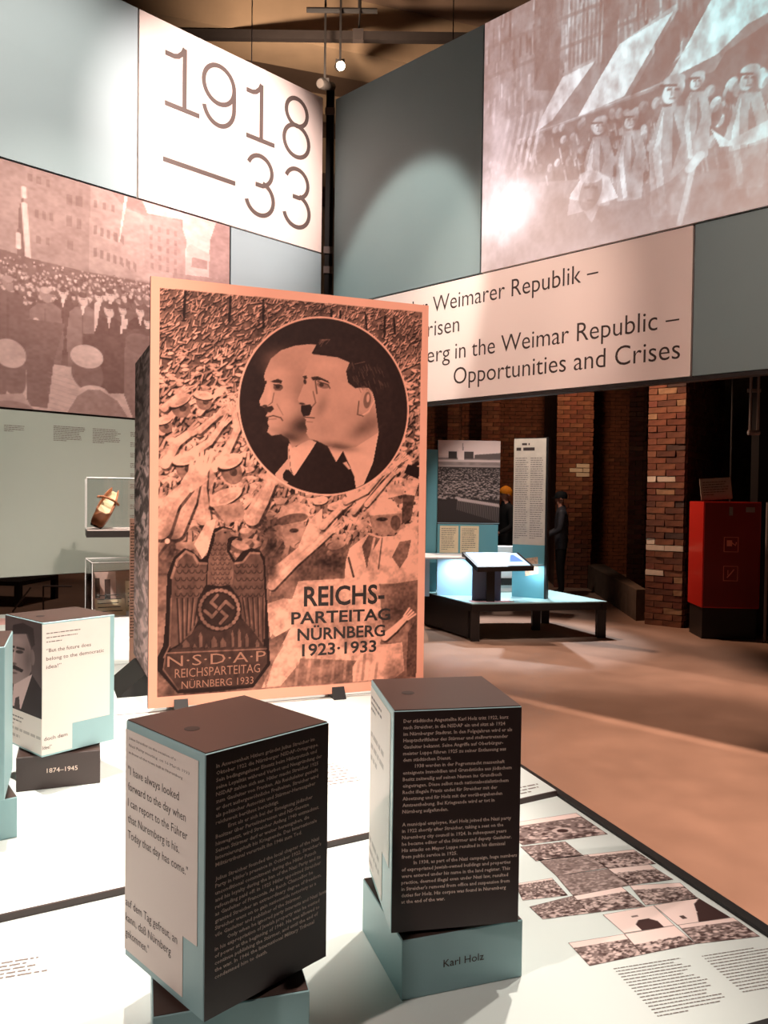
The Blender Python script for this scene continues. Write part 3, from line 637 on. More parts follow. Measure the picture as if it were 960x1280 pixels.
def tile(key, pts, seed):
    w_, h_ = (78, 52) if key == 'A' else (56, 40); c = Canvas(w_, h_, .5); r = random.Random(seed)
    hor = {'A': .2, 'F': .3, 'J': .25, 'N': .55, 'K': .95, 'L': .6, 'M': .25, 'O': .2, 'B': 0, 'C': .12, 'D': .15, 'G': .1, 'I': .25, 'H': 0, 'E': 0}[key]
    c.t[:] = .97; yh = int(hor * h_); c.t[yh:] = .42
    n = vnoise(w_, h_, 8, 6, seed)
    for i in range(330):
        y = yh + r.random() * (h_ - yh); s_ = .6 + 2.2 * (y / h_) * r.random(); x = r.random() * w_; c.ell(x, y, s_ * 1.5, s_, r.uniform(-30, 30), r.choice([.1, .2, .3, .7, .8, .9]), .85, raw=True)
    if key in 'EC': c.t = .5 * c.t + .5 * (.35 + .3 * n)
    if key in 'KL':
        c.t[:] = .97
        if key == 'K': c.poly([(20, 40), (20, 28), (27, 21), (38, 21), (44, 28), (44, 40)], .12, raw=True); c.poly([(24, 12), (31, 12), (31, 15), (24, 15)], .4, raw=True)
        else: c.poly([(22, 40), (34, 22), (42, 10), (56, 2), (56, 40)], .12, raw=True); c.poly([(12, 25), (17, 25), (17, 31), (12, 31)], .2, raw=True); c.t[:24, :34] = .97
    if key == 'A': c.ell(46, 32, 9, 6, 0, .75, raw=True); c.ell(46, 33, 5, 4, 0, .1, raw=True)
    c.t[0, :] = c.t[-1, :] = .2; c.t[:, 0] = c.t[:, -1] = .2
    rgb = duo(c.t, (52, 24, 22), (252, 226, 218), 1.7)
    p = [np.array(q) for q in pts]; U_, V_ = np.meshgrid(np.linspace(0, 1, w_), np.linspace(0, 1, h_))
    XY = (p[0] * (1 - U_[..., None]) + p[1] * U_[..., None]) * (1 - V_[..., None]) + (p[3] * (1 - U_[..., None]) + p[2] * U_[..., None]) * V_[..., None]
    o = print_grid('photo_print', rgb, flatf(0, 0, 0, .7506), 0, 1, 0, 1, PRINTG, tb)
    co_ = np.concatenate([XY, np.full(XY.shape[:2] + (1,), .7506)], -1).reshape(-1, 3); o.data.vertices.foreach_set('co', co_.ravel()); o.data.update()
for i, (k, v) in enumerate(TILES.items()): tile(k, v, 30 + i)
f1 = flatf(.45, 1.485, R(15), .7506); greek('table_lettering', M['inkg'], tb, f1, 0, .155, 0, .0088, 17, .26, 51)
f2 = flatf(.637, 1.53, R(15), .7506); greek('table_lettering', M['inkg'], tb, f2, 0, .155, 0, .0088, 14, .26, 52)
f3 = flatf(-.85, 1.43, R(19), .7506); greek('table_lettering', M['inkg'], tb, f3, 0, .24, 0, .0125, 6, .4, 53)
f4 = flatf(-.32, 2.49, R(24), .7656); greek('table_lettering', M['inkg'], tb, f4, 0, .23, 0, .024, 9, .35, 54)
f5 = flatf(.40, 2.36, R(28), .7656); greek('table_lettering', M['inkg'], tb, f5, 0, .10, 0, .02, 3, .35, 55)
# dark plate cast round the poster feet and the second table behind
t2 = thing('display_table', 'pale printed display table behind, carrying the acrylic cases below the mural', 'table', (0, 0, 0))
Q = [(-3.6, 2.72), (-1.0, 3.76), (-1.35, 4.9), (-1.9, 6.05), (-3.6, 5.3)]
MB().prism(Q, .72, .75).build('table_top', M['table'], t2)
MB().prism([(-3.6, 2.69), (-.98, 3.74), (-1.0, 3.76), (-3.6, 2.72)], .68, .752).build('edge_rail', M['black'], t2)
for p in ((-1.25, 3.85), (-1.7, 5.3), (-3.4, 3.0), (-3.4, 5.1)): MB().box(p[0] - .04, p[0] + .04, p[1] - .04, p[1] + .04, 0, .72).build('leg', M['black'], t2)
MB().prism([(-2.62, 5.2), (-2.3, 5.34), (-2.42, 5.6), (-2.74, 5.46)], .75, .7512).build('photo_print', mat('pink_print', (232, 186, 180), .6, .15, 20), t2)

# ------------------------------------------------------------------ text cubes
def cube(name, label, ctr, th, s, base_th, base_m, z0=.75, h=.40, gap=.115):
    t = thing(name, label, 'text cube', (ctr[0], ctr[1], z0), th, 'rotating text cubes')
    b = s / 2; zb = gap; zt = gap + h
    body = MB().box(-b, b, -b, b, zb, zt).build('body', M['boxteal'], t, bevel=.0015)
    MB().box(-b + .002, b - .002, -b + .002, b - .002, zt, zt + .0015).build('lid', M['boxtop'], t)
    MB().disc((-b + .052, 0, zt + .0013), .0125, 24, h=.0006).build('finger_hole', M['black'], t)
    MB().tube((0, 0, gap - .012), (0, 0, zb), .05, 20).build('pivot', M['black'], t)
    bs = MB().box(-b, b, -b, b, 0, gap - .007).build('base', base_m, t, bevel=.0015); bs.rotation_euler = (0, 0, base_th - th)
    bl = MB().box(-b + .002, b - .002, -b + .002, b - .002, gap - .007, gap - .006).build('base_lid', M['boxtop'], t); bl.rotation_euler = (0, 0, base_th - th)
    return t, b, zb, zt, bs
def front_plate(t, b, poly, m, off=.0008):   # polygon in the front face plane
    mb = MB(); n = len(poly); mb.v = [(p[0], -b - off, p[1]) for p in poly] + [(p[0], -b, p[1]) for p in poly]
    mb.f = [tuple(range(n)), tuple(range(n, 2 * n))[::-1]] + [(k, (k + 1) % n, n + (k + 1) % n, n + k) for k in range(n)]; return mb.build('text_plate', m, t)
def left_plate(t, b, poly, m, off=.0008):    # u from back to front
    mb = MB(); n = len(poly); mb.v = [(-b - off, b - p[0], p[1]) for p in poly] + [(-b, b - p[0], p[1]) for p in poly]
    mb.f = [tuple(range(n)), tuple(range(n, 2 * n))[::-1]] + [(k, (k + 1) % n, n + (k + 1) % n, n + k) for k in range(n)]; return mb.build('quote_plate', m, t)
def para(lines, x0, x1, top, pitch, cap, indent=()):
    wd = max(text_mesh(b, .01, 1.0, 1)[0][:, 0].max() for b in lines if b); xs = (x1 - x0) / wd / (cap / CAP)
    return [(b, x0 + (.022 if i in indent else 0), None, top - pitch * i, cap, xs) for i, b in enumerate(lines) if b]

# ---- left foreground cube
t, b, zb, zt, bs = cube('text_cube', 'dark text cube with cream quote side in the left foreground on a teal base', (-.259, 1.32), R(45.5), .241, R(17), M['boxteal'])
fp = front_plate(t, b, [(-b + .001, zb + .001), (b - .001, zb + .001), (b - .001, zt - .001), (-b + .001, zt - .001)], M['boxdark'])
TX = ['In Anwesenheit Hitlers gründet Julius Streicher im', 'Oktober 1922 die Nürnberger NSDAP-Ortsgruppe.', 'Sein bedingungsloser Einsatz beim Hitlerputsch und', 'seine Loyalität während Verbot und Neugründung der',
      'NSDAP zahlen sich aus. Hitler macht Streicher 1925', 'zum Gauleiter von Franken. Als Reichsleiter genießt', 'er dort außergewöhnliche Freiheiten. Streicher wird', 'als politischer Autorität und Stürmer-Herausgeber', 'reichsweit berühmt berüchtigt.',
      'Erst als er sich bei der Enteignung jüdischer', 'Besitzer über Parteiinteressen und NS-Gesetze', 'hinwegsetzt, wird Streicher Anfang 1940 entmachtet.', 'Seinen Stürmer darf er weiter herausgeben, die', 'Internierungshaft bis Kriegsende. Das Internationale', 'Militärtribunal verurteilt ihn 1946 zum Tod.', '',
      'Julius Streicher founded the local chapter of the Nazi', "Party in Hitler's presence in October 1922. Streicher's", 'unconditional commitment during the Hitler Putsch', 'and his loyalty during the ban of the Nazi Party and its', 'refounding paid off: in 1925 Hitler appointed Streicher', 'as Gauleiter of Franconia. As Reich Chancellor he', 'granted Streicher an extraordinary degree of freedom.', 'Streicher went on to gain nationwide notoriety as a',
      'vile Gauleiter and publisher of the Stürmer.', 'Only when he ignored party interests and Nazi laws', 'in his expropriation of Jewish property was he ousted', 'of power at the beginning of 1940. He was allowed to', 'continue publishing the Stürmer, and until the end of', 'the war. In 1946 the International Military Tribunal', 'condemned him to death.']
text_block('lettering', para(TX, -b + .018, b - .014, zt - .024, .0106, .0062, (9, 25)), M['inkl'], fp, wallf(-b - .0011), bold=.02, res=1)
k = b * 2
qp = left_plate(t, b, [(0.0005, zb + .012), (k * .76, zb + .012), (k * .76, zb + .107), (k * .925, zb + .107), (k * .925, zt - .014), (.0005, zt - .014)], M['plate'])
text_block('lettering', [('"I have always looked', .010, .170, zt - .088, .0145), ('forward to the day when', .010, .190, zt - .115, .0145), ('I can report to the Führer', .010, .195, zt - .142, .0145), ('that Nuremberg is his.', .010, .172, zt - .169, .0145), ('Today that day has come."', .010, .197, zt - .196, .0145),
    ('auf dem Tag gefreut, an', .004, .168, zb + .088, .0145), ('kann, daß Nürnberg', .004, .150, zb + .062, .0145), ('gekommen."', .004, .082, zb + .036, .0145)], M['ink'], qp, leftf(-b - .0011, b * 2), res=2)
text_block('lettering', [('Julius Streicher on the occasion of a', .012, .160, zt - .029, .0048), ('Nazi Party meeting, on 16 March 1933', .012, .200, zt - .041, .0048), ('in front of the town hall in Nuremberg', .012, .180, zt - .053, .0048)], M['inkg'], qp, leftf(-b - .0011, b * 2), res=1)
# ---- right foreground cube
t, b, zb, zt, bs = cube('text_cube', 'dark text cube right of centre on a teal base lettered with a name', (.118, 1.534), R(10.5), .240, R(18.5), M['boxteal'])
fp = front_plate(t, b, [(-b + .001, zb + .001), (b - .001, zb + .001), (b - .001, zt - .001), (-b + .001, zt - .001)], M['boxdark'])
TX = ['Der städtische Angestellte Karl Holz tritt 1922, kurz', 'nach Streicher, in die NSDAP ein und sitzt ab 1924', 'im Nürnberger Stadtrat. In den Folgejahren wird er als', 'Hauptschriftleiter des Stürmer und stellvertretender', 'Gauleiter bekannt. Seine Angriffe auf Oberbürger-', 'meister Luppe führen 1925 zu seiner Entlassung aus', 'dem städtischen Dienst.',
      '1938 werden in der Pogromnacht massenhaft', 'enteignete Immobilien und Grundstücke aus jüdischem', 'Besitz zeitweilig auf seinen Namen ins Grundbuch', 'eingetragen. Diese selbst nach nationalsozialistischem', 'Recht illegale Praxis endet für Streicher mit der', 'Absetzung und für Holz mit der vorübergehenden', 'Amtsenthebung. Bei Kriegsende wird er tot in', 'Nürnberg aufgefunden.', '',
      'A municipal employee, Karl Holz joined the Nazi party', 'in 1922 shortly after Streicher, taking a seat on the', 'Nuremberg city council in 1924. In subsequent years', 'he became editor of the Stürmer and deputy Gauleiter.', 'His attacks on Mayor Luppe resulted in his dismissal', 'from public service in 1925.',
      'In 1938, as part of the Nazi campaign, huge numbers', 'of expropriated Jewish-owned buildings and properties', 'were entered under his name in the land register. This', 'practice, deemed illegal even under Nazi law, resulted', "in Streicher's removal from office and suspension from", 'duties for Holz. His corpse was found in Nuremberg', 'at the end of the war.']
text_block('lettering', para(TX, -b + .018, b - .016, zt - .021, .01165, .0066, (7, 22)), M['inkl'], fp, wallf(-b - .0011), bold=.02, res=1)
k = b * 2
qp = left_plate(t, b, [(.0005, zb + .012), (k * .62, zb + .012), (k * .62, zb + .107), (k * .90, zb + .107), (k * .90, zt - .012), (.0005, zt - .012)], M['plate'])
greek('lettering', M['inkg'], qp, leftf(-b - .0011, b * 2), .012, .14, zt - .034, .012, 3, .42, 61); greek('lettering', M['inkf'], qp, leftf(-b - .0011, b * 2), .012, .19, zt - .112, .024, 3, .42, 62); greek('lettering', M['inkf'], qp, leftf(-b - .0011, b * 2), .006, .13, zb + .07, .024, 3, .42, 63)
text_block('name_lettering', [('Karl Holz', -.040, .040, .047, .0145)], M['ink'], bs, wallf(-b - .0006), res=3)
# ---- middle left cube
t, b, zb, zt, bs = cube('text_cube', 'cube with cream quote side and portrait of a moustached man on a dark dated base', (-1.0, 2.438), R(50), .232, R(21), M['boxdark'], .765, .393, .108)
k = b * 2
qp = front_plate(t, b, [(-b, zb + .006), (-b + k * .40, zb + .006), (-b + k * .40, zb + .082), (-b + k * .93, zb + .082), (-b + k * .93, zt - .006), (-b, zt - .006)], mat('bright_plate', (226, 212, 204), .5, .01, 3))
text_block('lettering', [('“But the future does', -b + .012, -b + .152, zt - .088, .0115), ('belong to the democratic', -b + .012, -b + .195, zt - .112, .0115), ('idea!”', -b + .012, -b + .058, zt - .136, .0115), ('doch dem', -b + .006, -b + .078, zb + .047, .0115), ('Idee!“', -b + .002, -b + .030, zb + .022, .0115)], M['ink'], qp, wallf(-b - .0011), res=2)
greek('lettering', M['inkg'], qp, wallf(-b - .0011), -b + .012, -b + .13, zt - .034, .0125, 3, .22, 64)
op = left_plate(t, b, [(.0005, zb + .006), (k, zb + .006), (k, zb + .112), (.0005, zb + .112)], M['plate'])
greek('lettering', M['inkg'], op, leftf(-b - .0011, k), .015, .13, zb + .09, .012, 3, .35, 65); greek('lettering', M['inkf'], op, leftf(-b - .0011, k), .01, .23, zb + .05, .021, 2, .4, 66)
text_block('date_lettering', [('1874–1945', -.033, .052, .048, .014)], M['inkl'], bs, wallf(-b - .0006), res=3)
cv = Canvas(110, 130, .16); cv.t += .1 * vnoise(110, 130, 40, 40, 5)
cv.map = homography([(30, 345), (270, 390), (262, 958), (62, 905)], [(0, 0), (110, 0), (110, 130), (0, 130)]); cv.unit = .45
cv.poly([(40, 900), (95, 760), (200, 710), (262, 800), (262, 960), (60, 910)], .06)
cv.poly([(78, 470), (170, 470), (200, 560), (205, 700), (170, 780), (125, 830), (90, 760), (66, 640), (66, 540)], .52)
cv.ell(210, 620, 14, 48, 0, .42); cv.poly([(85, 480), (180, 470), (205, 560), (225, 540), (215, 430), (150, 395), (85, 415)], .10)
cv.blob(185, 640, 30, 100, 0, .2, .7); cv.blob(95, 620, 20, 60, 0, .8, .5); cv.blob(120, 520, 40, 30, 0, .7, .5)
cv.ell(84, 588, 18, 10, 0, .1); cv.ell(132, 592, 24, 11, 0, .1); cv.line([(68, 565), (100, 562)], 7, .08); cv.line([(115, 566), (160, 574)], 7, .08); cv.line([(104, 590), (96, 660)], 7, .75); cv.ell(100, 668, 18, 8, 0, .25)
cv.poly([(72, 690), (105, 675), (160, 700), (150, 716), (100, 700), (75, 712)], .06); cv.ell(104, 722, 20, 6, 0, .25)
cv.poly([(105, 790), (210, 720), (150, 915), (100, 900)], .82); cv.poly([(118, 860), (138, 850), (146, 925), (112, 915)], .12)
print_grid('portrait_print', duo(cv.t, (34, 22, 26), (236, 200, 196), 1.3), leftf(-b - .0009, k), 0, k, zb + .112, zt - .002, PRINT, t)
# ---- cube cropped by the left frame edge
t, b, zb, zt, bs = cube('text_cube', 'text cube with orange print at the left frame edge before the portrait cube', (-1.092, 2.018), R(21), .24, R(36), M['boxteal'], .7655, .385, .11)
mb = front_plate(t, b, [(-b, zb + .14), (b - .012, zb + .14), (b - .012, zt - .01), (-b, zt - .01)], mat('orange_print', (238, 160, 122), .55, .03, 8))
greek('lettering', M['ink'], mb, wallf(-b - .0011), -b + .02, b - .012, zt - .07, .045, 6, .22, 70)
text_block('lettering', [('es', b - .04, b - .014, zb + .185, .012)], M['ink'], mb, wallf(-b - .0011), bold=.02)

# ------------------------------------------------------------------ the big poster board
PW, PH = 1.197, 1.715
po = thing('poster_board', 'huge orange sepia rally poster board with round double portrait on the table', 'poster', (-.9305, 3.123, .785), R(20.9))
MB().box(0, PW, 0, .022, 0, PH).build('board', M['wood'], po)
MB().box(-.0012, .0003, -.001, .0235, 0, PH).build('edge_band', mat('board_edge', (70, 44, 36), .6, .1), po)
for x in (.10, .765):
    MB().hexa([(x, -.035, -.0185), (x + .055, -.035, -.0185), (x + .055, .12, -.0185), (x, .12, -.0185), (x, .0, .03), (x + .055, .0, .03), (x + .055, .12, .03), (x, .12, .03)]).build('foot', M['black'], po)
    MB().box(x, x + .055, .023, .06, .03, 1.2).build('back_strut', M['black'], po)
W_, H_ = 400, 573
cv = Canvas(W_, H_, 1.0); cv.map = homography([(197, 339), (538, 391), (529, 858), (185, 886)], [(0, 0), (W_, 0), (W_, H_), (0, H_)]); cv.unit = 1.13
cv.off = (0, 0, 1, 1)
inner = [(209, 355), (529.5, 399), (520, 847), (197, 870.5)]; ip = cv.P(inner)
fr = cv.t.copy(); cv.t = .40 + .30 * (vnoise(W_, H_, 26, 18, 21) - .5)
r = random.Random(2); L_ = []
for i in range(4200):
    q = r.random() ** 1.25; L_.append((q, r.random()))
L_.sort()
for q, xx in L_:
    y = 12 + q * 350; x = 8 + xx * (W_ - 16); s_ = 3.3 + 10.5 * q ** 1.4; a = R(r.gauss(-48, 22)); dx = math.cos(a) * s_; dy = math.sin(a) * s_
    g = r.uniform(.5, .95); ln_ = r.uniform(.5, 1.15); dx *= ln_; dy *= ln_
    cv.line([(x - dx, y - dy + s_ * .32), (x + dx, y + dy + s_ * .32)], s_ * .75, .12, .8, raw=True)
    cv.line([(x - dx, y - dy), (x + dx, y + dy)], s_ * .58, g, .95, raw=True, w1=s_ * .36)
    if q > .25 and r.random() < .22: cv.ell(x, y, s_ * 1.1, s_ * .55, r.uniform(-15, 25), .25, .9, raw=True); cv.ell(x, y - s_ * .3, s_ * 1.0, s_ * .42, r.uniform(-15, 25), .86, raw=True)
for x in (45, 105, 150, 248, 262, 300, 330, 344): cv.line([(x, 14 + x * .03), (x + r.uniform(-2, 2), 44 + r.uniform(0, 16))], 3.5, .08, .8, raw=True)
low = vnoise(W_, H_, 40, 30, 31); fade = np.clip((np.arange(H_)[:, None] - 330) / 60, 0, 1); cv.t = cv.t * (1 - fade) + fade * (.30 + .34 * low)
cv.off = (190, 330, .3646, .3647)     # upper crop: caps and raised arms at lower left
def cap(x, y, rx, ry, a):
    cv.ell(x + rx * .1, y + ry * 1.5, rx * .8, ry * 1.9, a, .50); cv.ell(x + rx * .25, y + ry * 1.6, rx * .3, ry * .6, a, .28); cv.ell(x, y + ry * .55, rx * 1.04, ry * .75, a, .16); cv.ell(x, y, rx, ry, a, .93); cv.ell(x + rx * .15, y + ry * .15, rx * .6, ry * .5, a, .8)
def arm(pts, w0, w1, tone=.86):
    cv.line([(p[0] + 5, p[1] + 8) for p in pts], w0 * 1.08, .14, .7, w1=w1); cv.line(pts, w0, tone, 1, w1=w1); cv.line([(p[0] - 3, p[1] - 4) for p in pts], w0 * .4, min(1, tone + .12), .7, w1=w1 * .4)
    x, y = pts[-1]; dx = pts[-1][0] - pts[-2][0]; dy = pts[-1][1] - pts[-2][1]; l = math.hypot(dx, dy) or 1; dx /= l; dy /= l
    for k_ in (-1.2, -.4, .4, 1.2): cv.line([(x - dy * k_ * w1 * .4, y + dx * k_ * w1 * .4), (x + dx * w1 * 1.6 - dy * k_ * w1 * .62, y + dy * w1 * 1.6 + dx * k_ * w1 * .62)], w1 * .34, .92)
for a in (([(60, 670), (100, 600), (150, 565)], 34, 24), ([(230, 690), (270, 640), (310, 560), (300, 500)], 30, 20), ([(150, 640), (215, 600), (262, 540)], 26, 18), ([(50, 560), (90, 500), (140, 465)], 26, 18), ([(60, 480), (120, 430)], 24, 16), ([(180, 560), (250, 505)], 22, 16), ([(180, 500), (240, 440)], 20, 14)): arm(*a)
cap(130, 655, 45, 22, -12); cap(285, 668, 44, 24, -20); cap(115, 455, 40, 18, -25); cap(195, 440, 34, 15, 10); cap(60, 520, 30, 14, -20)
cv.poly([(150, 665), (215, 680), (235, 720), (215, 760), (160, 750)], .7); arm([(190, 860), (180, 760), (190, 690)], 50, 36, .8)
cap(265, 790, 52, 26, -18); arm([(350, 860), (400, 780), (440, 700)], 44, 30, .86); cap(500, 840, 46, 20, 0); arm([(90, 900), (140, 800), (160, 740)], 62, 40, .84)
for (x, y) in ((590, 810), (640, 830), (800, 800), (850, 780)): cap(x, y, 26, 14, -10)
arm([(700, 850), (790, 740), (860, 680)], 22, 16, .85); arm([(640, 860), (700, 800)], 20, 14, .85)
cv.off = (330, 580, .2344, .2344)     # lower right crop
cv.poly([(90, 260), (190, 190), (270, 230), (250, 300), (140, 320), (95, 300)], .90); cv.ell(170, 290, 85, 28, -10, .45); cv.poly([(120, 320), (230, 300), (240, 380), (190, 420), (130, 430)], .72); cv.ell(180, 350, 24, 12, 0, .3)
cv.poly([(100, 520), (200, 440), (260, 300), (330, 235), (330, 290), (300, 400), (220, 500), (60, 640), (50, 700), (40, 560)], .93)
arm([(60, 640), (180, 520), (300, 420), (380, 350)], 50, 34, .9); arm([(330, 330), (430, 230)], 40, 30, .84); arm([(450, 200), (560, 150), (640, 60)], 36, 24, .85); arm([(560, 220), (700, 60)], 30, 22, .84)
cv.blob(380, 520, 120, 60, 0, .25, .8); cv.blob(60, 400, 60, 120, 0, .2, .7)
cv.poly([(560, 250), (620, 190), (690, 195), (740, 260), (720, 290), (580, 280)], .88); cv.poly([(575, 280), (740, 270), (760, 340), (690, 385), (590, 370)], .60); cv.ell(640, 300, 30, 10, 0, .25); cv.ell(710, 320, 26, 40, 0, .35)
cv.poly([(470, 450), (560, 380), (620, 390), (700, 390), (820, 300), (830, 620), (700, 640), (440, 640), (450, 520)], .93)
cv.poly([(535, 440), (570, 380), (630, 400), (570, 500), (560, 560)], .42); cv.line([(600, 400), (570, 540)], 14, .85); cv.line([(465, 500), (490, 600)], 12, .25); cv.line([(640, 400), (620, 560)], 8, .4)
cv.poly([(690, 500), (730, 420), (790, 410), (770, 500), (730, 560)], .45); cv.poly([(750, 170), (810, 180), (790, 300), (740, 330)], .3)
cv.poly([(660, 130), (740, 110), (760, 170), (680, 190)], .85); cv.poly([(755, 60), (775, 15), (835, 30), (830, 95)], .08); cv.poly([(755, 95), (835, 100), (810, 180), (760, 155)], .9)
cv.poly([(30, 740), (120, 710), (200, 720), (230, 820), (140, 880), (50, 930)], .95); cv.poly([(200, 620), (620, 600), (640, 900), (600, 1050), (160, 1030), (150, 760)], .90, .85)
cv.poly([(660, 960), (740, 950), (750, 1100), (700, 1140), (480, 1160), (480, 1080), (560, 960)], .93); cv.poly([(40, 1100), (150, 880), (250, 820), (200, 1060), (100, 1180), (0, 1190)], .88)
cv.blob(740, 760, 70, 120, 20, .22, .8); cv.blob(60, 560, 40, 80, 0, .25, .8); cv.blob(700, 1120, 60, 90, 0, .35, .6)
cv.poly([(770, 900), (815, 820), (815, 1135), (760, 1130)], .35); arm([(650, 920), (700, 880), (760, 820)], 46, 30, .86)
for i in range(14): x = 180 + i * 32; cv.line([(x, 1170 - (i % 3) * 12), (x + 14, 1060 - (i * 37 % 60))], 16, .45 if i % 2 else .72, .5)
cv.blob(90, 700, 60, 40, 0, .35, .5); cv.blob(650, 700, 60, 40, 30, .6, .6); cv.blob(330, 1100, 60, 60, 0, .62, .5)
cv.poly([(20, 1200), (60, 1060), (120, 960), (60, 900), (0, 1000)], .5, .7)
cv.off = (170, 600, .40625, .40625)   # lower left crop
arm([(85, 140), (120, 60), (170, 10)], 60, 36, .84); cap(290, 45, 55, 22, -25); cv.poly([(250, 75), (340, 60), (350, 110), (290, 130)], .68); cv.poly([(190, 190), (230, 120), (260, 110), (240, 200), (215, 235)], .92); arm([(370, 110), (400, 60), (430, 0)], 50, 34, .86); cv.blob(120, 190, 30, 80, 0, .22, .7); cv.blob(420, 130, 30, 50, 0, .25, .7); cv.ell(107, 178, 8, 8, 0, .95)
cv.t = cv.t * (.62 + .62 * vnoise(W_, H_, 14, 12, 41, 4)) * (.8 + .35 * vnoise(W_, H_, 60, 50, 42, 2)); cv.t += (vnoise(W_, H_, 3, 3, 43, 1) - .5) * .12
cv.t = np.clip((cv.t - .42) * 1.35 + .42, .02, 1.0)
# round portrait medallion
cv.off = (300, 390, .2292, .2291)
cc = cv.P([(22, 460), (928, 540), (460, 40), (500, 1000)]); cxm = (cc[0][0] + cc[1][0]) / 2; cym = (cc[2][1] + cc[3][1]) / 2; rm = (cc[1][0] - cc[0][0]) / 2; rv = (cc[3][1] - cc[2][1]) / 2
cv.ell(cxm, cym, rm + 1, rv + 1, 0, 1.0, raw=True); cv.ell(cxm, cym, rm - 1.6, rv - 1.6, 0, .07, raw=True)
save = cv.t.copy()
cv.poly([(215, 880), (285, 800), (290, 720), (300, 860), (320, 892), (250, 960)], .85)
cv.poly([(290, 712), (302, 850), (318, 892), (345, 860), (440, 712), (395, 690), (330, 735)], .97)
faceA = [(470, 190), (400, 185), (330, 190), (255, 212), (200, 255), (170, 320), (162, 350), (172, 388), (160, 430), (136, 480), (140, 505), (165, 518), (180, 545), (170, 562), (187, 577), (178, 598), (187, 618), (176, 650), (200, 670), (250, 664), (290, 690), (310, 740), (400, 700), (460, 700)]
cv.poly(faceA, .80)
cv.blob(260, 270, 90, 60, 0, .70, .6); cv.blob(370, 620, 90, 60, -20, .12, .95); cv.blob(300, 680, 60, 26, 10, .15, .8); cv.blob(360, 440, 60, 120, 0, .45, .5); cv.blob(225, 640, 40, 16, 0, .6, .5); cv.blob(290, 520, 40, 60, 0, .95, .4); cv.blob(250, 330, 60, 30, 0, .92, .5)
cv.poly([(195, 378), (235, 364), (262, 376), (255, 390), (215, 384)], .14); cv.poly([(160, 375), (176, 372), (176, 388), (165, 386)], .14); cv.ell(238, 410, 26, 18, 0, .32); cv.ell(236, 408, 12, 9, 0, .1); cv.line([(215, 395), (255, 402)], 7, .12); cv.line([(222, 425), (250, 428)], 4, .5)
cv.blob(190, 440, 14, 50, 0, .95, .6); cv.line([(215, 440), (205, 490), (185, 505)], 5, .4); cv.ell(165, 508, 14, 6, 0, .15); cv.poly([(160, 515), (205, 508), (215, 525), (195, 545), (165, 542)], .12); cv.line([(175, 570), (210, 562), (250, 575), (260, 590)], 6, .2); cv.line([(185, 582), (225, 580)], 7, .6); cv.line([(230, 500), (262, 560)], 4, .5)
faceB = [(440, 240), (400, 290), (380, 330), (370, 352), (382, 385), (368, 415), (342, 480), (352, 500), (372, 510), (368, 545), (372, 572), (386, 590), (382, 612), (392, 640), (386, 662), (402, 690), (450, 708), (500, 735), (580, 752), (650, 744), (770, 670), (762, 560), (750, 470), (720, 430), (690, 430), (640, 425), (600, 340), (620, 290), (560, 262), (480, 245)]
cv.poly([(500, 735), (545, 822), (582, 765), (620, 850), (650, 965), (690, 945), (740, 830), (772, 665), (720, 690), (650, 742), (580, 750)], .96)
cv.poly([(320, 892), (440, 715), (500, 740), (530, 830), (545, 822), (582, 762), (600, 812), (640, 900), (648, 968), (500, 992), (350, 960), (260, 910), (258, 880), (275, 855), (292, 858)], .06)
cv.poly([(580, 828), (600, 822), (622, 860), (612, 865)], .9)
cv.poly(faceB, .80)
cv.blob(700, 640, 90, 40, -30, .25, .75); cv.blob(560, 740, 90, 22, 6, .2, .7); cv.blob(630, 480, 100, 90, 0, .9, .5); cv.blob(500, 300, 90, 40, 0, .93, .6); cv.blob(470, 520, 26, 60, 20, .45, .6); cv.blob(620, 560, 70, 60, 0, .62, .4); cv.blob(480, 640, 60, 40, 0, .62, .4); cv.blob(720, 600, 40, 80, 0, .5, .5)
cv.poly([(412, 362), (450, 358), (505, 385), (515, 400), (470, 380), (425, 380)], .14); cv.ell(478, 408, 34, 16, 15, .5); cv.line([(450, 385), (505, 405), (515, 425)], 6, .2); cv.ell(470, 405, 12, 11, 0, .18); cv.line([(437, 380), (445, 450)], 9, .35); cv.poly([(368, 355), (390, 352), (395, 368), (380, 372)], .16); cv.ell(382, 385, 8, 14, 0, .15)
cv.line([(425, 440), (438, 500), (420, 520)], 7, .42); cv.ell(365, 503, 16, 6, 10, .2); cv.poly([(358, 512), (410, 508), (420, 525), (405, 568), (372, 572), (360, 545)], .08); cv.line([(378, 575), (430, 582)], 6, .22); cv.line([(388, 600), (420, 604)], 6, .58)
cv.ell(706, 505, 34, 68, 12, .78); cv.ell(712, 495, 20, 44, 12, .42); cv.line([(740, 440), (748, 500), (720, 555), (680, 580)], 8, .92); cv.line([(668, 500), (660, 570), (690, 580)], 7, .3); cv.ell(716, 485, 8, 22, 10, .85)
cv.poly([(418, 235), (455, 172), (500, 150), (560, 150), (700, 190), (800, 290), (850, 420), (835, 600), (768, 640), (752, 500), (735, 440), (700, 422), (650, 430), (612, 400), (602, 345), (640, 300), (560, 262), (480, 248), (430, 240)], .085)
for i in range(46): x = r.uniform(630, 820); y = r.uniform(290, 430); cv.line([(x, y), (x + r.uniform(4, 16), y + r.uniform(16, 40))], 3, r.uniform(.2, .42), .7)
for i in range(12): x = r.uniform(455, 500); cv.line([(x, r.uniform(160, 200)), (x + 20, 165)], 3, .5, .6)
cv.line([(648, 300), (700, 290)], 3, .6, .6)
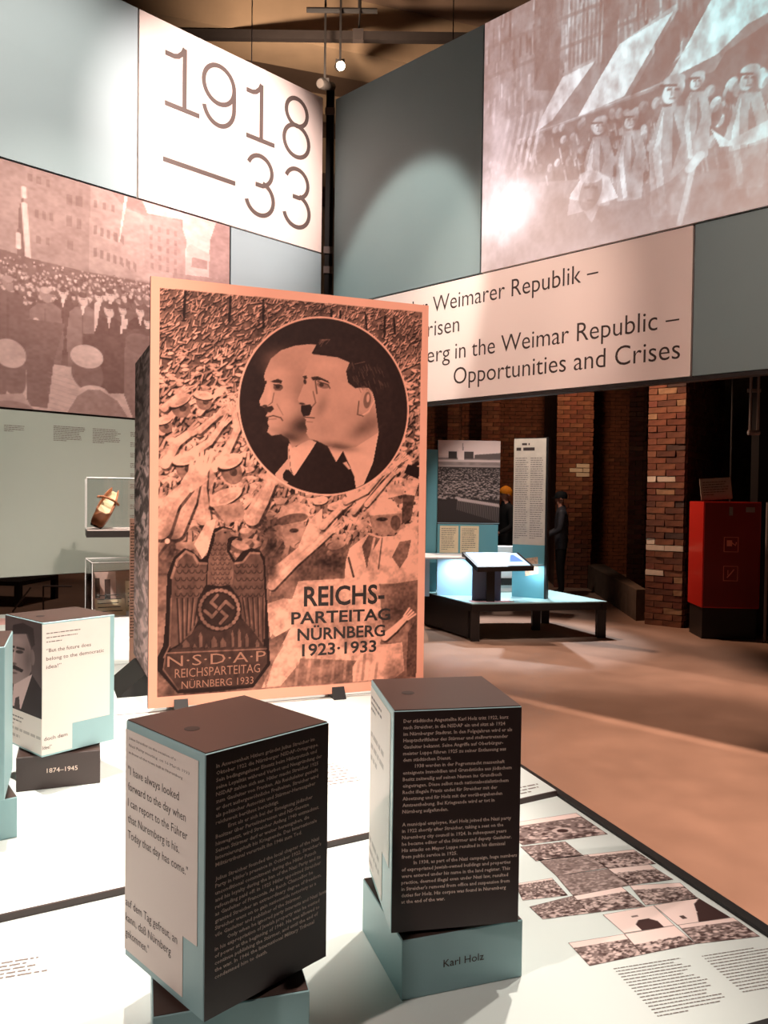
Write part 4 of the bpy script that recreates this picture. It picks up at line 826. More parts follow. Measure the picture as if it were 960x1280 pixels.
yy_, xx_ = np.mgrid[0:H_, 0:W_]; dd = np.sqrt(((xx_ + .5 - cxm) / (rm - 1.6)) ** 2 + ((yy_ + .5 - cym) / (rv - 1.6)) ** 2); out = np.clip((dd - 1) * rm, 0, 1); cv.t = cv.t * (1 - out) + save * out
# party-day badge, printed dark at lower left of the poster
cv.off = (190, 640, .1876, .1875)
badge = [(440, 95), (500, 80), (560, 95), (608, 150), (560, 180), (545, 250), (580, 310), (630, 250), (690, 228), (745, 245), (778, 300), (790, 600), (800, 900), (805, 1010), (690, 1165), (400, 1195), (180, 1205), (45, 1050), (45, 960), (85, 880), (105, 700), (120, 400), (165, 285), (240, 222), (290, 240), (350, 300), (390, 270), (420, 160)]
cv.poly(badge, .06)
cv.poly([(95, 960), (150, 900), (780, 890), (785, 1000), (680, 1145), (190, 1180), (80, 1050)], .27)
cv.poly([(170, 900), (760, 890), (770, 780), (600, 700), (330, 740), (210, 860)], .22)
cv.poly([(135, 900), (150, 420), (190, 300), (250, 240), (300, 265), (330, 330), (390, 330), (380, 470), (330, 560), (330, 700), (280, 800), (190, 870)], .45)
cv.poly([(570, 320), (640, 320), (700, 250), (740, 265), (765, 320), (775, 600), (760, 880), (690, 780), (620, 700), (600, 560), (545, 480)], .43)
cv.poly([(390, 470), (400, 300), (440, 180), (450, 120), (500, 92), (560, 105), (600, 150), (560, 150), (530, 165), (525, 250), (570, 330), (560, 470), (480, 480)], .60)
cv.line([(150, 420), (190, 300), (250, 245), (300, 270), (330, 325), (385, 328)], 16, .82); cv.line([(580, 330), (630, 322), (680, 262), (740, 265)], 13, .82); cv.line([(450, 125), (500, 98), (550, 108)], 9, .85); cv.ell(515, 122, 9, 6, 0, .05); cv.poly([(545, 118), (590, 125), (604, 150), (560, 140)], .9)
for row, (y, n) in enumerate(((330, 4), (370, 5), (420, 5), (475, 5), (525, 5))):
    for i in range(n): x = 190 + i * 42 + (row % 2) * 14; cv.line(arc(x, y, 17, -22, 0, -180, 6), 5, .13, .9)
    for i in range(n): x = 600 + i * 38 - (row % 2) * 10; cv.line(arc(x, y + 8, 15, -20, 0, -180, 6), 5, .13, .9)
for row in range(9):
    for i in range(4): cv.line(arc(430 + i * 32 + (row % 2) * 14, 190 + row * 33, 13, -18, 0, -180, 5), 4, .2, .9)
for i in range(5): cv.line([(185 + i * 36, 560), (195 + i * 26, 880 - i * 34)], 8, .12); cv.line([(197 + i * 36, 565), (205 + i * 26, 860 - i * 34)], 6, .75, .8)
for i in range(5): cv.line([(625 + i * 34, 560), (645 + i * 28, 720 + i * 34)], 8, .12); cv.line([(635 + i * 34, 565), (655 + i * 28, 700 + i * 34)], 6, .72, .8)
cv.line([(145, 560), (130, 880), (90, 960)], 9, .78, .8)
cv.ell(468, 638, 150, 150, 0, .10)
for i in range(26): a = 2 * math.pi * i / 26; cv.ell(468 + 130 * math.cos(a), 638 + 130 * math.sin(a), 17, 12, math.degrees(a) + 90, .62 + .25 * (math.sin(a + 2.4) > 0))
cv.ell(468, 638, 108, 108, 0, .16)
E1 = R(42)
def rot(x, y): return (466 + x * math.cos(E1) - y * math.sin(E1), 636 + x * math.sin(E1) + y * math.cos(E1))
for q in range(4):
    a = q * math.pi / 2; ca, sa = math.cos(a), math.sin(a); P_ = [(0, 0), (70, 0), (70, 64)]
    cv.line([rot(x * ca - y * sa, x * sa + y * ca) for x, y in P_], 30, .1); cv.line([rot(x * ca - y * sa, x * sa + y * ca) for x, y in P_], 20, .62)
# towers of the old town under the wreath
for (x, y, ww) in ((240, 850, 50), (340, 800, 26), (300, 880, 34), (430, 830, 40), (490, 840, 40), (555, 790, 18), (600, 780, 24), (650, 810, 24), (720, 850, 26), (380, 880, 30)):
    cv.poly([(x - ww / 2, 895), (x - ww / 2, y + 20), (x, y - 14), (x + ww / 2, y + 20), (x + ww / 2, 890)], .5); cv.line([(x - ww / 2, 890), (x - ww / 2, y + 24)], 5, .1)
cv.line([(110, 930), (780, 905)], 7, .75); cv.line([(100, 950), (85, 1040), (185, 1180)], 6, .6)
bm_ = Canvas(W_, H_, 0); bm_.poly([tuple(q) for q in cv.P(badge)], 1, raw=True); cv.t = cv.t * (1 - bm_.t * (.36 - .5 * (vnoise(W_, H_, 7, 12, 79, 3) - .5)))
cv.t += (vnoise(W_, H_, 5, 5, 77, 2) - .5) * .05
# cream margin all round the picture
mask = Canvas(W_, H_, 0); mask.poly([tuple(q) for q in ip], 1, raw=True)
cv.t = np.clip(cv.t, 0, 1) * mask.t * .97 + (1 - mask.t) * .985
print_grid('poster_print', duo(cv.t, (34, 17, 14), (243, 168, 142), 1.7), wallf(-.0008), 0, PW, 0, PH, PRINT, po)
pu = lambda ox, oy, k_: (lambda x, y: (lambda q: (q[0] / W_ * PW, (1 - q[1] / H_) * PH))(cv.map([(ox + x * k_, oy + y * k_)])[0]))
z7 = pu(330, 580, .2344)
def pl(body, xl, xr, yb, cap_):      # a printed line between two sketch points
    a_ = z7(xl, yb[0]); b_ = z7(xr, yb[1]); return (body, a_[0], b_[0], (a_[1] + b_[1]) / 2, cap_ * .2344 * 1.13 / W_ * PW)
text_block('poster_lettering', [pl('REICHS-', 228, 650, (755, 740), 108), pl('PARTEITAG', 160, 680, (850, 830), 66), pl('NÜRNBERG', 192, 652, (936, 918), 66), pl('1923·1933', 215, 606, (1020, 1000), 66)], M['inkb'], po, wallf(-.0016), bold=.022, res=3)
ez = pu(190, 640, .1876)
def bl(body, xl, xr, y0, y1, cap_):
    a_ = ez(xl, y0); b_ = ez(xr, y1); return (body, a_[0], b_[0], (a_[1] + b_[1]) / 2, cap_ * .1876 * 1.13 / W_ * PW)
text_block('badge_lettering', [bl('N·S·D·A·P', 110, 775, 1022, 990, 72), bl('REICHSPARTEITAG', 160, 735, 1098, 1066, 60), bl('NÜRNBERG 1933', 205, 690, 1172, 1142, 50)], M['badgeink'], po, wallf(-.0014), bold=-.004, res=2)

# ------------------------------------------------------------------ second board seen edge-on behind the poster
ph_, pw_ = 1.42, .61
sb = thing('photo_board', 'narrow grey crowd photo board seen at a slant behind the poster', 'display board', (-1.222, 3.86, .855), math.atan2(-.56, .245))
MB().prism([(0, 0), (pw_, 0), (pw_, .02), (0, .02)], 0, ph_).build('board', M['dark'], sb)
cv = Canvas(60, 200, .3); r = random.Random(5)
for i in range(1500):
    x = r.random() * 60; y = r.random() * 200; s_ = .8 + r.random() * 2.2
    cv.ell(x, y, s_ * 3.4, s_ * r.uniform(.5, 1.1), r.uniform(-30, 30), r.choice([.02, .05, .1, .5, .75, .95]) if y > 60 else r.choice([.02, .1, .25, .5]), .9, raw=True)
cv.t = .15 + .9 * cv.t; cv.t[130:] = .3 + .7 * cv.t[130:]; print_grid('photo_print', duo(cv.t, (34, 24, 22), (236, 200, 194), 1.3), wallf(-.001), 0, pw_, 0, ph_, PRINTG, sb)
MB().hexa([(.12, -.12, -.09), (.5, -.12, -.09), (.5, .14, -.09), (.12, .14, -.09), (.12, -.01, .0), (.5, -.01, .0), (.5, .03, .0), (.12, .03, .0)]).build('foot', M['black'], sb)
sb.location.z = .855
# white lectern-like print and pink paper beside it
# ------------------------------------------------------------------ acrylic cases under the mural
t = thing('display_case', 'acrylic case of bright papers on the far table below the shoe', 'display case', (-1.775, 4.80, .75), R(27))
MB().box(-.02, .62, -.02, .40, 0, .12).build('plinth', M['white'], t)
w_, d_, h_ = .46, .36, .335
for (a) in ((0, w_, 0, .005), (0, w_, d_ - .005, d_), (0, .005, .005, d_ - .005), (w_ - .005, w_, .005, d_ - .005)): MB().box(a[0], a[1], a[2], a[3], .12, .12 + h_).build('glass_side', M['glass'], t)
MB().box(0, w_, 0, d_, .12 + h_, .126 + h_).build('glass_top', M['glass'], t)
for a in (((0, 0), (w_, 0)), ((w_, 0), (w_, d_)), ((0, 0), (0, d_)), ((0, d_), (w_, d_))): MB().tube((a[0][0], a[0][1], .126 + h_), (a[1][0], a[1][1], .126 + h_), .003, 6).build('glass_edge', M['white'], t)
for p in ((0, 0), (w_, 0), (0, d_)): MB().tube((p[0], p[1], .12), (p[0], p[1], .12 + h_), .0025, 6).build('glass_edge', M['white'], t)
def leaflet(nm, lb, loc, rz, tilt, w_, h_, fn, m=M['paper']):
    o = thing(nm, lb, 'document', loc, rz, 'documents in the acrylic case'); bd = MB().box(0, w_, 0, .004, 0, h_).build('sheet', m, o); o.rotation_euler = (tilt, 0, rz)
    mb_ = MB(); fn(mb_, w_, h_); mb_.build('printed_picture', M['ink'], o); return o
def pic1(mb_, w_, h_):
    mb_.prism([(0, 0)] * 3, 0, 0) if False else None
    mb_.box(.02, .05, -.001, 0, .07, .2); mb_.box(.08, .115, -.001, 0, .06, .19); mb_.box(.03, .10, -.001, 0, .03, .055)
def pic2(mb_, w_, h_):
    for k_ in range(5): mb_.box(.015, w_ - .02 - .01 * (k_ % 3), -.001, 0, .03 + .028 * k_, .036 + .028 * k_)
c27, s27 = math.cos(R(27)), math.sin(R(27))
def inl(x, y, z): return (-1.775 + c27 * x - s27 * y, 4.80 + s27 * x + c27 * y, .75 + z)
leaflet('illustrated_book', 'standing pale booklet with dark figures at left inside the case', inl(.03, .26, .14), R(27), R(-12), .15, .24, pic1, mat('pinkish_paper', (226, 190, 178), .6, .08, 30))
leaflet('document_sheet', 'cream sheet leaning at the right inside the acrylic case', inl(.23, .22, .125), R(20), R(-20), .17, .20, pic2)
leaflet('document_sheet', 'low cream certificate lying in front inside the acrylic case', inl(.03, .06, .122), R(27), R(-35), .18, .12, pic2)
leaflet('document_sheet', 'white card lying at the right front inside the acrylic case', inl(.24, .05, .122), R(30), R(-40), .16, .12, pic2, M['white'])
# shoe case on a slim stand
t = thing('display_case', 'acrylic case with an old shoe standing on a thin dark shelf', 'display case', (-1.76, 4.66, 1.375), R(22))
MB().box(0, .50, -.02, .30, 0, .04).build('shelf', M['dark'], t); MB().box(.005, .495, -.015, .295, .04, .046).build('shelf_top', M['cream'], t)
MB().box(.42, .56, -.06, -.02, 0, .04).build('arm', M['dark'], t); MB().box(.50, .54, -.10, -.06, -.60, .04).build('post', M['dark'], t); MB().box(.43, .61, -.14, .0, -.625, -.60).build('foot', M['dark'], t)
for a in ((0, .5, -.015, -.011), (0, .5, .291, .295), (0, .004, -.011, .291), (.496, .5, -.011, .291)): MB().box(a[0], a[1], a[2], a[3], .046, .35).build('glass_side', M['glass'], t)
MB().box(0, .5, -.015, .295, .35, .354).build('glass_top', M['glass'], t)
MB().tube((0, -.015, .354), (.5, -.015, .354), .003, 6).build('glass_edge', M['white'], t)
for p in ((0, -.015), (0, .295)): MB().tube((p[0], p[1], .046), (p[0], p[1], .35), .002, 6).build('glass_edge', M['white'], t)
# shoe: toe low at the front left, heel raised on a small wedge
def shoe(loc, rz, tilt):
    t = thing('old_shoe', 'worn brown leather strap shoe with cream lining inside the small case', 'shoe', loc, rz)
    rt = Matrix.Rotation(tilt, 4, 'X'); N = 18; K = 20; V = []; F = []; V2 = []; F2 = []
    for i in range(N + 1):
        q = i / N; x = q * .25
        wd = .043 * math.sin(math.pi * min(1, max(.0, q * .82 + .12))) ** .55 * (1 - .18 * math.sin(math.pi * q)) ; wd = max(.006, wd * (1 if q > .04 else .5))
        top = .048 if q < .36 else .048 + .03 * (q - .36) / .64
        if q < .12: top *= math.sqrt(q / .12 + .12)
        for k_ in range(K + 1):
            a = math.pi * k_ / K; ca = math.cos(a); sa = math.sin(a) ** .6
            if q > .34: hgt = top * min(1, sa * 1.6); cx = wd * (1 if ca > 0 else -1) * min(1, abs(ca) * 1.5 + .15); y = cx; z = hgt if abs(ca) > .35 else top * .94 * (abs(ca) / .35) ** .25 * .25 + .008
            else: y = wd * ca; z = top * sa
            V.append((y, x, z))
        y0 = .004
    for i in range(N):
        for k_ in range(K): a = i * (K + 1) + k_; F.append((a, a + 1, a + K + 2, a + K + 1))
    mb = MB(); mb.v = [tuple(rt @ Vector(v)) for v in V]; mb.f = F
    o = mb.build('upper', M['leather'], t, True); md = o.modifiers.new('s', 'SOLIDIFY'); md.thickness = .003
    mb = MB(); pts = []
    for i in range(24):
        q = i / 23; wd = .043 * math.sin(math.pi * min(1, q * .82 + .12)) ** .55 * (1 - .18 * math.sin(math.pi * q)); pts.append((wd, q * .25))
    poly = [(p[0], p[1]) for p in pts] + [(-p[0], p[1]) for p in pts[::-1]]
    mb.prism(poly, -.006, .001); mb.v = [tuple(rt @ Vector(v)) for v in mb.v]; mb.build('sole', M['dark'], t)
    mb = MB(); poly = [(p[0] * .8, p[1]) for p in pts if p[1] > .085] + [(-p[0] * .8, p[1]) for p in pts[::-1] if p[1] > .085]; mb.prism(poly, .02, .040); mb.v = [tuple(rt @ Vector(v)) for v in mb.v]; mb.build('insole', M['insole'], t)
    mb = MB(); P_ = [(-.045 * math.cos(a), .168, .052 + .030 * math.sin(a)) for a in [math.pi * k_ / 8 for k_ in range(9)]]
    for a_, b_ in zip(P_, P_[1:]): mb.tube(rt @ Vector(a_), rt @ Vector(b_), .007, 8)
    mb.build('strap', M['leather'], t, True)
    MB().tube(rt @ Vector((-.05, .168, .05)), rt @ Vector((-.056, .168, .05)), .009, 10).build('button', M['leather'], t)
    mb = MB(); mb.tube(rt @ Vector((0, .225, -.055)), rt @ Vector((0, .225, -.004)), .016, 12, .028); mb.build('heel', M['leather'], t, True)
    return t
so = shoe((-1.735, 4.74, 1.436), R(12), R(56)); so.rotation_euler = (0, R(24), R(12)); so.scale = (1.3, 1.1, 1.0)
tag(MB().box(-1.66 + .18, -1.40, 4.90, 4.93, 1.425, 1.58).build('shoe_wedge', M['insole']), 'small cream support block behind the old shoe', 'support block')
# tall light strip of print next to the slanted board
t = thing('text_banner', 'slim pinkish text banner standing between shoe case and slanted board', 'banner', (-1.322, 4.10, .75), R(20))
MB().box(0, .045, 0, .01, 0, .76).build('sheet', mat('pink_paper', (214, 170, 150), .6, .05, 8), t); greek('lettering', M['ink'], t, wallf(-.001), .004, .041, .73, .016, 38, .3, 90)

# ------------------------------------------------------------------ far plinth with panels and lectern
PQ = [(1.01, 8.9), (2.64, 9.25), (2.17, 10.35), (.45, 10.15)]; zt = .43
fpn = thing('exhibition_plinth', 'low black framed plinth with aqua top beneath the right hand wall', 'plinth', (0, 0, 0))
MB().prism(PQ, zt - .012, zt).build('plinth_top', mat('aqua_top', (170, 205, 205), .4, .02, 3), fpn)
def inset(i, k_=.045):
    c = Vector((sum(p[0] for p in PQ) / 4, sum(p[1] for p in PQ) / 4)); p = Vector(PQ[i]); return p + (c - p).normalized() * k_
for i in range(4):
    a, b_ = Vector(PQ[i]), Vector(PQ[(i + 1) % 4]); n = Vector((-(b_ - a).y, (b_ - a).x)).normalized() * .07
    MB().prism([a[:], b_[:], (b_ + n)[:], (a + n)[:]], zt - .095, zt - .012).build('frame_rail', M['dark'], fpn)
for i in range(4):
    p = inset(i, .07); MB().box(p.x - .05, p.x + .05, p.y - .05, p.y + .05, 0, zt - .095).build('leg', M['dark'], fpn)
p = Vector((1.9, 9.75)); MB().box(p.x - .05, p.x + .05, p.y - .05, p.y + .05, 0, zt - .095).build('leg', M['dark'], fpn)
MB().prism([(.98, 9.02), (1.03, 9.03), (.55, 10.1), (.5, 10.08)], .02, .33).build('side_panel', M['dark'], fpn)
# photo stand
t = thing('photo_stand', 'upright board with black and white rally photograph above two documents', 'display board', (.675, 9.95, zt), R(3))
MB().box(0, .79, .0, .04, .87, 1.92).build('board', M['teal'], t); MB().box(-.14, .0, .02, .05, 0, 1.80).build('side_board', mat('aqua_board', (104, 160, 168), .5, .03, 3), t)
MB().box(0, .77, -.03, .02, .46, .86).build('document_board', mat('aqua_board', (104, 160, 168), .5, .03, 3), t)
for x in (.03, .29): 
    MB().box(x, x + .235, -.034, -.03, .50, .84).build('document', M['paper'], t)
    greek('lettering', M['inkg'], t, wallf(-.035), x + .02, x + .21, .80, .026, 11, .3, int(x * 100))
cv = Canvas(120, 160, .1); r = random.Random(3)
cv.t[:34] = .9; cv.t[34:52] = .5
cv.t[30:48] -= .2 * vnoise(120, 18, 12, 4, 3)
cv.poly([(20, 22), (36, 22), (36, 36), (20, 36)], .12, raw=True); cv.poly([(38, 16), (50, 16), (50, 38), (38, 38)], .95, raw=True); cv.poly([(50, 22), (68, 22), (68, 36), (50, 36)], .15, raw=True); cv.poly([(46, 6), (48, 6), (49, 20), (46, 20)], .5, raw=True)
cv.poly([(70, 28), (120, 24), (120, 36), (70, 36)], .22, raw=True); cv.t[38:42] = .75
for i in range(900):
    q = r.random(); x = r.random() * 120; y = 54 + q * 60; s_ = .8 + 2 * q; cv.ell(x, y, s_, s_ * .8, 0, r.choice([.35, .5, .62]), .9, raw=True); cv.ell(x, y + s_, s_, s_ * .7, 0, .08, .8, raw=True)
for i in range(24): x = 38 + i * 3.4; cv.line([(x, 112 + i * .5), (x + 3, 116 + i * .5)], 3, .7, raw=True); cv.line([(x + 1, 116 + i * .5), (x, 134 + i)], 1.2, .45, .6, raw=True)
print_grid('rally_photograph', duo(cv.t, (16, 12, 12), (235, 205, 195), 1.3), wallf(-.001), 0, .79, .88, 1.92, PRINT, t)
# newspaper stand
aN = math.atan2(9.40 - 9.62, .40)
t = thing('newspaper_stand', 'tall narrow board with enlarged newspaper page on the far plinth', 'display board', (1.575, 9.60, zt), aN)
MB().box(0, .43, 0, .07, 0, 1.93).build('board', M['dark'], t); MB().box(.405, .432, -.02, .07, 0, 1.935).build('black_edge', M['black'], t)
MB().box(0, .402, -.006, 0, .64, 1.92).build('newspaper_page', mat('newsprint', (206, 190, 172), .7, .08, 9), t); MB().box(0, .402, -.006, 0, 0, .64).build('lower_panel', mat('aqua_board', (104, 160, 168), .5, .03, 3), t)
greek('headline', M['ink'], t, wallf(-.007), .10, .34, 1.84, .05, 1, .5, 77); greek('headline', M['ink'], t, wallf(-.007), .03, .60, 1.775, .075, 1, .5, 78)
for k_ in range(2): greek('lettering', M['inkg'], t, wallf(-.007), .02 + .19 * k_, .19 + .19 * k_, 1.68, .026, 38, .32, 5 + k_)
o = MB().hexa([(.17, -.012, .26), (.33, -.012, .30), (.33, -.006, .30), (.17, -.006, .26), (.15, -.012, .47), (.32, -.012, .50), (.32, -.006, .50), (.15, -.006, .47)]).build('small_picture', mat('tan_picture', (205, 160, 130), .6, .3, 30), t)
MB().box(.06, .395, -.16, -.006, .40, .412).build('shelf', M['teal'], t)
# shelf and lit panel
t = thing('wall_shelf', 'thin white topped shelf jutting from the aqua boards on the far plinth', 'shelf', (0, 0, 0))
MB().prism([(.48, 9.2), (1.12, 9.28), (1.42, 9.92), (.5, 9.9)], .905, .925).build('shelf_top', M['white'], t)
MB().box(.66, 1.18, 9.62, 9.66, .43, .905).build('front_panel', mat('pale_blue_panel', (180, 212, 228), .5, .02, 3), t)
MB().box(.50, .56, 9.5, 9.8, .43, .905).build('support', M['teal'], t)
t = thing('white_counter', 'bright white counter block between photo stand and newspaper stand', 'counter', (1.40, 10.09, zt), R(5))
MB().box(0, .36, 0, .20, 0, .56).build('body', M['white'], t); MB().box(-.02, .0, .02, .2, .56, .8).build('back_panel', M['white'], t); MB().box(.0, .36, .0, .20, .56, .575).build('worktop', M['white'], t); MB().box(.05, .36, -.02, .0, .08, .17).build('dark_slot', M['dark'], t)
# lectern with touch screen
t = thing('touchscreen_lectern', 'black lectern with a tilted glowing touchscreen on the far plinth', 'lectern', (0, 0, 0))
a_, b_, c_, d_ = Vector((1.08, 9.0, .835)), Vector((1.73, 9.02, .855)), Vector((1.60, 9.35, .985)), Vector((.93, 9.33, .985))
dn = Vector((0, .01, -.055)); MB().hexa([a_ + dn, b_ + dn, c_ + dn, d_ + dn, a_, b_, c_, d_]).build('screen_housing', M['black'], t)
ce = (a_ + b_ + c_ + d_) / 4; up_ = Vector((0, 0, .002)); sh = lambda v, k_=.90: ce + (v - ce) * k_ + up_
MB().quad(sh(a_), sh(b_), sh(c_), sh(d_)).build('screen', M['screen'], t)
mid = lambda u_, v_: (sh(a_) * (1 - u_) + sh(b_) * u_) * (1 - v_) + (sh(d_) * (1 - u_) + sh(c_) * u_) * v_ + Vector((0, 0, .001))
MB().quad(mid(.52, .3), mid(.95, .3), mid(.90, .85), mid(.46, .85)).build('screen_window', M['screenb'], t)
MB().box(1.20, 1.29, 9.08, 9.16, .43, .86).build('post', M['black'], t)
MB().box(1.04, 1.20, 9.16, 9.20, .43, .83).build('side_plate', mat('blue_grey_panel', (110, 130, 160), .4, .04, 3), t); MB().box(1.29, 1.38, 9.20, 9.24, .43, .83).build('side_plate', mat('blue_grey_panel', (110, 130, 160), .4, .04, 3), t)
MB().prism([(1.02, 9.02), (1.52, 9.06), (1.48, 9.22), (1.0, 9.2)], zt, zt + .002).build('floor_print', mat('pink_print2', (200, 150, 150), .6, .3, 25), t)
# faint second plinth beneath the left wall
t = thing('exhibition_plinth', 'dark low plinth frame seen through the gap under the left wall', 'plinth', (-6.2, 11.2, 0), R(-8))
MB().box(0, 1.1, 0, 1.0, .30, .36).build('plinth_top', M['dark'], t)
for x in (0, 1.02):
    for y in (0, .92): MB().box(x, x + .08, y, y + .08, 0, .30).build('leg', M['dark'], t)
t = thing('leaning_frame', 'thin pale metal frame standing under the left wall', 'frame', (-5.0, 10.6, 0), R(0))
for a in (((0, 0, 0), (.25, 0, .34)), ((.42, 0, 0), (.42, 0, .36)), ((.42, 0, .36), (.8, 0, .36))): MB().tube(a[0], a[1], .012, 6).build('bar', M['inkg'], t)

# ------------------------------------------------------------------ red hose cabinet, paper sign, pipes
t = thing('hose_cabinet', 'red fire hose cabinet with faint pictograms beside the brick pier', 'cabinet', (3.75, 9.25, 0), R(-4))
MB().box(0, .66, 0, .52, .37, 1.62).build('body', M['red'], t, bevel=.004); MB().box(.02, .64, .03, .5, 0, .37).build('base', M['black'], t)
MB().box(.015, .645, -.012, .0, .385, 1.605).build('door', mat('cabinet_red_shaded', (112, 16, 16), .4, .05, 3), t)  # shade of the front painted in: darker red than the body
pm = mat('pictogram', (214, 120, 104), .5, .02)
for zc in (1.12, .78):
    mb = MB(); mb.ribbon([(.24, zc - .085), (.40, zc - .085), (.40, zc + .085), (.24, zc + .085), (.24, zc - .0851)], .008, -.0125)
    if zc > 1: mb.box(.27, .33, -.0145, -.0125, zc - .02, zc + .05); mb.ribbon([(.33, zc + .02), (.37, zc - .01), (.38, zc + .03)], .012, -.0125)
    else: mb.ribbon([(.28, zc - .05), (.33, zc + .01), (.36, zc + .05)], .012, -.0125); mb.ribbon([(.29, zc + .04), (.29, zc - .02)], .008, -.0125)
    mb.build('pictogram', pm, t)
MB().box(.29, .33, -.02, -.012, 1.46, 1.56).build('handle', M['inkg'], t); MB().box(.48, .58, -.016, -.012, 1.50, 1.56).build('label_plate', M['inkg'], t)
t = thing('notice_sheet', 'grey notice sheet leaning on top of the red cabinet', 'notice', (3.77, 9.36, 1.62), R(-4)); t.rotation_euler = (R(-8), R(-4), R(-4))
MB().box(0, .36, 0, .012, .012, .27).build('sheet', mat('grey_notice', (150, 136, 124), .7, .05, 10), t); greek('lettering', M['ink'], t, wallf(-.001), .03, .33, .22, .03, 6, .3, 44)
t = thing('wall_pipes', 'thin vertical pipes hanging high on the dark wall at the far right', 'pipes', (4.25, 9.2, 0))
for x in (.0, .09): MB().tube((x, 0, 2.45), (x, 0, 5.2), .016, 8).build('pipe', M['inkg'], t)
MB().tube((-.02, 0, 2.43), (.11, 0, 2.43), .03, 8).build('coupling', M['inkg'], t); MB().box(-.03, .12, .0, .03, 2.9, 2.94).build('clamp', M['inkg'], t)
MB().tube((-.08, .3, 1.6), (-.08, .3, 5.2), .012, 8).build('pipe', M['dark'], t)
tag(MB().tube((4.43, 9.1, 0), (4.43, 9.1, 1.62), .018, 8).build('cable_conduit', M['inkg']), 'thin grey conduit rising beside the red cabinet', 'conduit')
st = MB().box(4.55, 7.5, 9.6, 9.8, 0, 5.6).build('wall_side', M['black']); structure(st)

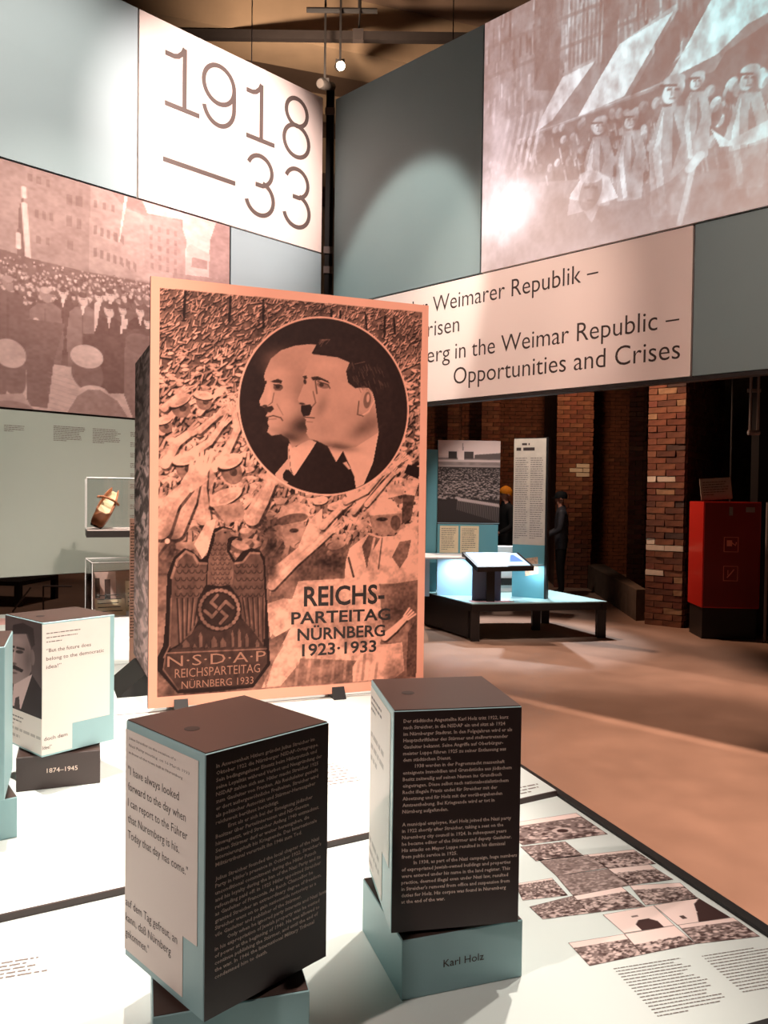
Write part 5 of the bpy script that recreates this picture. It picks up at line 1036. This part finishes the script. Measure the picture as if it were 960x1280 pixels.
# ------------------------------------------------------------------ visitors
def person(label, loc, rz, coat, skin, hatm, hgt, beanie):
    t = thing('person', label, 'person', loc, rz)
    J = {}; V = []; E_ = []; Rd = []
    def j(n, p, r_, par=None):
        J[n] = len(V); V.append(p); Rd.append(r_)
        if par: E_.append((J[par], J[n]))
    j('pelvis', (0, 0, .93), .15); j('waist', (0, 0, 1.08), .145, 'pelvis'); j('chest', (0, .0, 1.28), .165, 'waist'); j('sh', (0, 0, 1.42), .12, 'chest'); j('neck', (0, .01, 1.50), .055, 'sh'); j('jaw', (0, .03, 1.56), .065, 'neck'); j('head', (0, .02, 1.64), .088, 'jaw'); j('crown', (0, .01, 1.70), .06, 'head'); j('nose', (0, .118, 1.615), .014, 'head')
    for s_, n in ((-1, 'l'), (1, 'r')):
        j('s' + n, (s_ * .17, 0, 1.39), .075, 'sh'); j('e' + n, (s_ * .25, .03, 1.12), .055, 's' + n); j('w' + n, (s_ * .19, .22, 1.02), .036, 'e' + n); j('p' + n, (s_ * .17, .29, 1.00), .034, 'w' + n)
        for f_ in range(4): j('f%d%s' % (f_, n), (s_ * .17 + (f_ - 1.5) * .02, .36 - abs(f_ - 1.3) * .008, .985), .009, 'p' + n); j('g%d%s' % (f_, n), (s_ * .17 + (f_ - 1.5) * .021, .385 - abs(f_ - 1.3) * .01, .965), .008, 'f%d%s' % (f_, n))
        j('t' + n, (s_ * .125, .31, 1.0), .011, 'p' + n)
        j('h' + n, (s_ * .10, 0, .86), .105, 'pelvis'); j('k' + n, (s_ * .11, .01, .48), .07, 'h' + n); j('a' + n, (s_ * .11, -.02, .09), .048, 'k' + n); j('to' + n, (s_ * .12, .14, .045), .042, 'a' + n)
    me = bpy.data.meshes.new('body'); me.from_pydata(V, E_, []); o = bpy.data.objects.new('body', me); C.objects.link(o)
    md = o.modifiers.new('skin', 'SKIN'); me.skin_vertices[0].data[0].use_root = True
    for i, r_ in enumerate(Rd): me.skin_vertices[0].data[i].radius = (r_, r_ * (.8 if 'x' and V[i][2] > 1.0 and V[i][2] < 1.45 and abs(V[i][0]) < .05 else 1))
    o.modifiers.new('sub', 'SUBSURF').levels = 1
    dg = bpy.context.evaluated_depsgraph_get(); m2 = bpy.data.meshes.new_from_object(o.evaluated_get(dg)); o.modifiers.clear(); o.data = m2; o.parent = t
    m2.materials.clear(); trousers = mat('dark_trousers', (30, 27, 28), .8, .1)
    for m_ in (coat, skin, trousers, M['black']): m2.materials.append(m_)
    for p in m2.polygons:
        c = p.center; p.material_index = 1 if (c.z > 1.50 or (c.y > .235 and c.z > .9)) else (0 if c.z > .80 else (2 if c.z > .11 else 3)); p.use_smooth = True
    # clothing details, hair and hat are parts
    mb = MB(); NN = 14
    rings = [(1.625, .098, .104), (1.665, .103, .108), (1.70, .098, .10), (1.735, .07, .075), (1.75 + (.015 if beanie else 0), .02, .02)]
    for (z, rx, ry) in rings:
        for k_ in range(NN): a = 2 * math.pi * k_ / NN; mb.v.append((rx * math.cos(a), .012 + ry * math.sin(a), z + (0 if not beanie else (-.02 * math.sin(a) * -1 if z < 1.65 else 0))))
    for i in range(len(rings) - 1):
        for k_ in range(NN): q = (k_ + 1) % NN; mb.f.append((i * NN + k_, i * NN + q, (i + 1) * NN + q, (i + 1) * NN + k_))
    mb.f.append(tuple((len(rings) - 1) * NN + k_ for k_ in range(NN)))
    mb.build('beanie' if beanie else 'flat_cap', hatm, t, True)
    if not beanie: MB().hexa([(-.07, .09, 1.635), (.07, .09, 1.635), (.05, .165, 1.625), (-.05, .165, 1.625), (-.07, .09, 1.65), (.07, .09, 1.65), (.05, .165, 1.635), (-.05, .165, 1.635)]).build('cap_peak', hatm, t)
    for s_ in (-1, 1): MB().disc((0, 0, 0), .009, 10, h=.003).build('eye', M['black'], t).matrix_local = Matrix.Translation((s_ * .032, .105, 1.628)) @ Matrix.Rotation(R(90), 4, 'X')
    for s_ in (-1, 1): MB().tube((s_ * .088, .015, 1.615), (s_ * .098, .005, 1.625), .022, 8, .026).build('ear', skin, t)
    MB().box(-.026, .026, .106, .111, 1.572, 1.58).build('mouth', mat('lips', (150, 80, 72), .6, .02), t)
    MB().tube((0, 0, 1.44), (0, .01, 1.51), .085, 14, .068).build('collar', coat, t)
    t.scale = (hgt / 1.74,) * 3
    return t
skin = mat('skin', (196, 134, 112), .5, .05, 20)
person('person in dark padded jacket and flat cap facing left past the newspaper stand', (2.93, 13.0, 0), R(80), mat('grey_jacket', (72, 70, 76), .5, .25, 18), skin, mat('black_cap', (22, 20, 22), .8, .1), 1.74, False)
person('person in black coat and bright orange beanie behind the far photo stand', (2.0, 12.9, 0), R(110), mat('black_coat', (30, 28, 30), .8, .1), skin, mat('orange_beanie', (240, 140, 20), .8, .1, 40), 1.80, True)
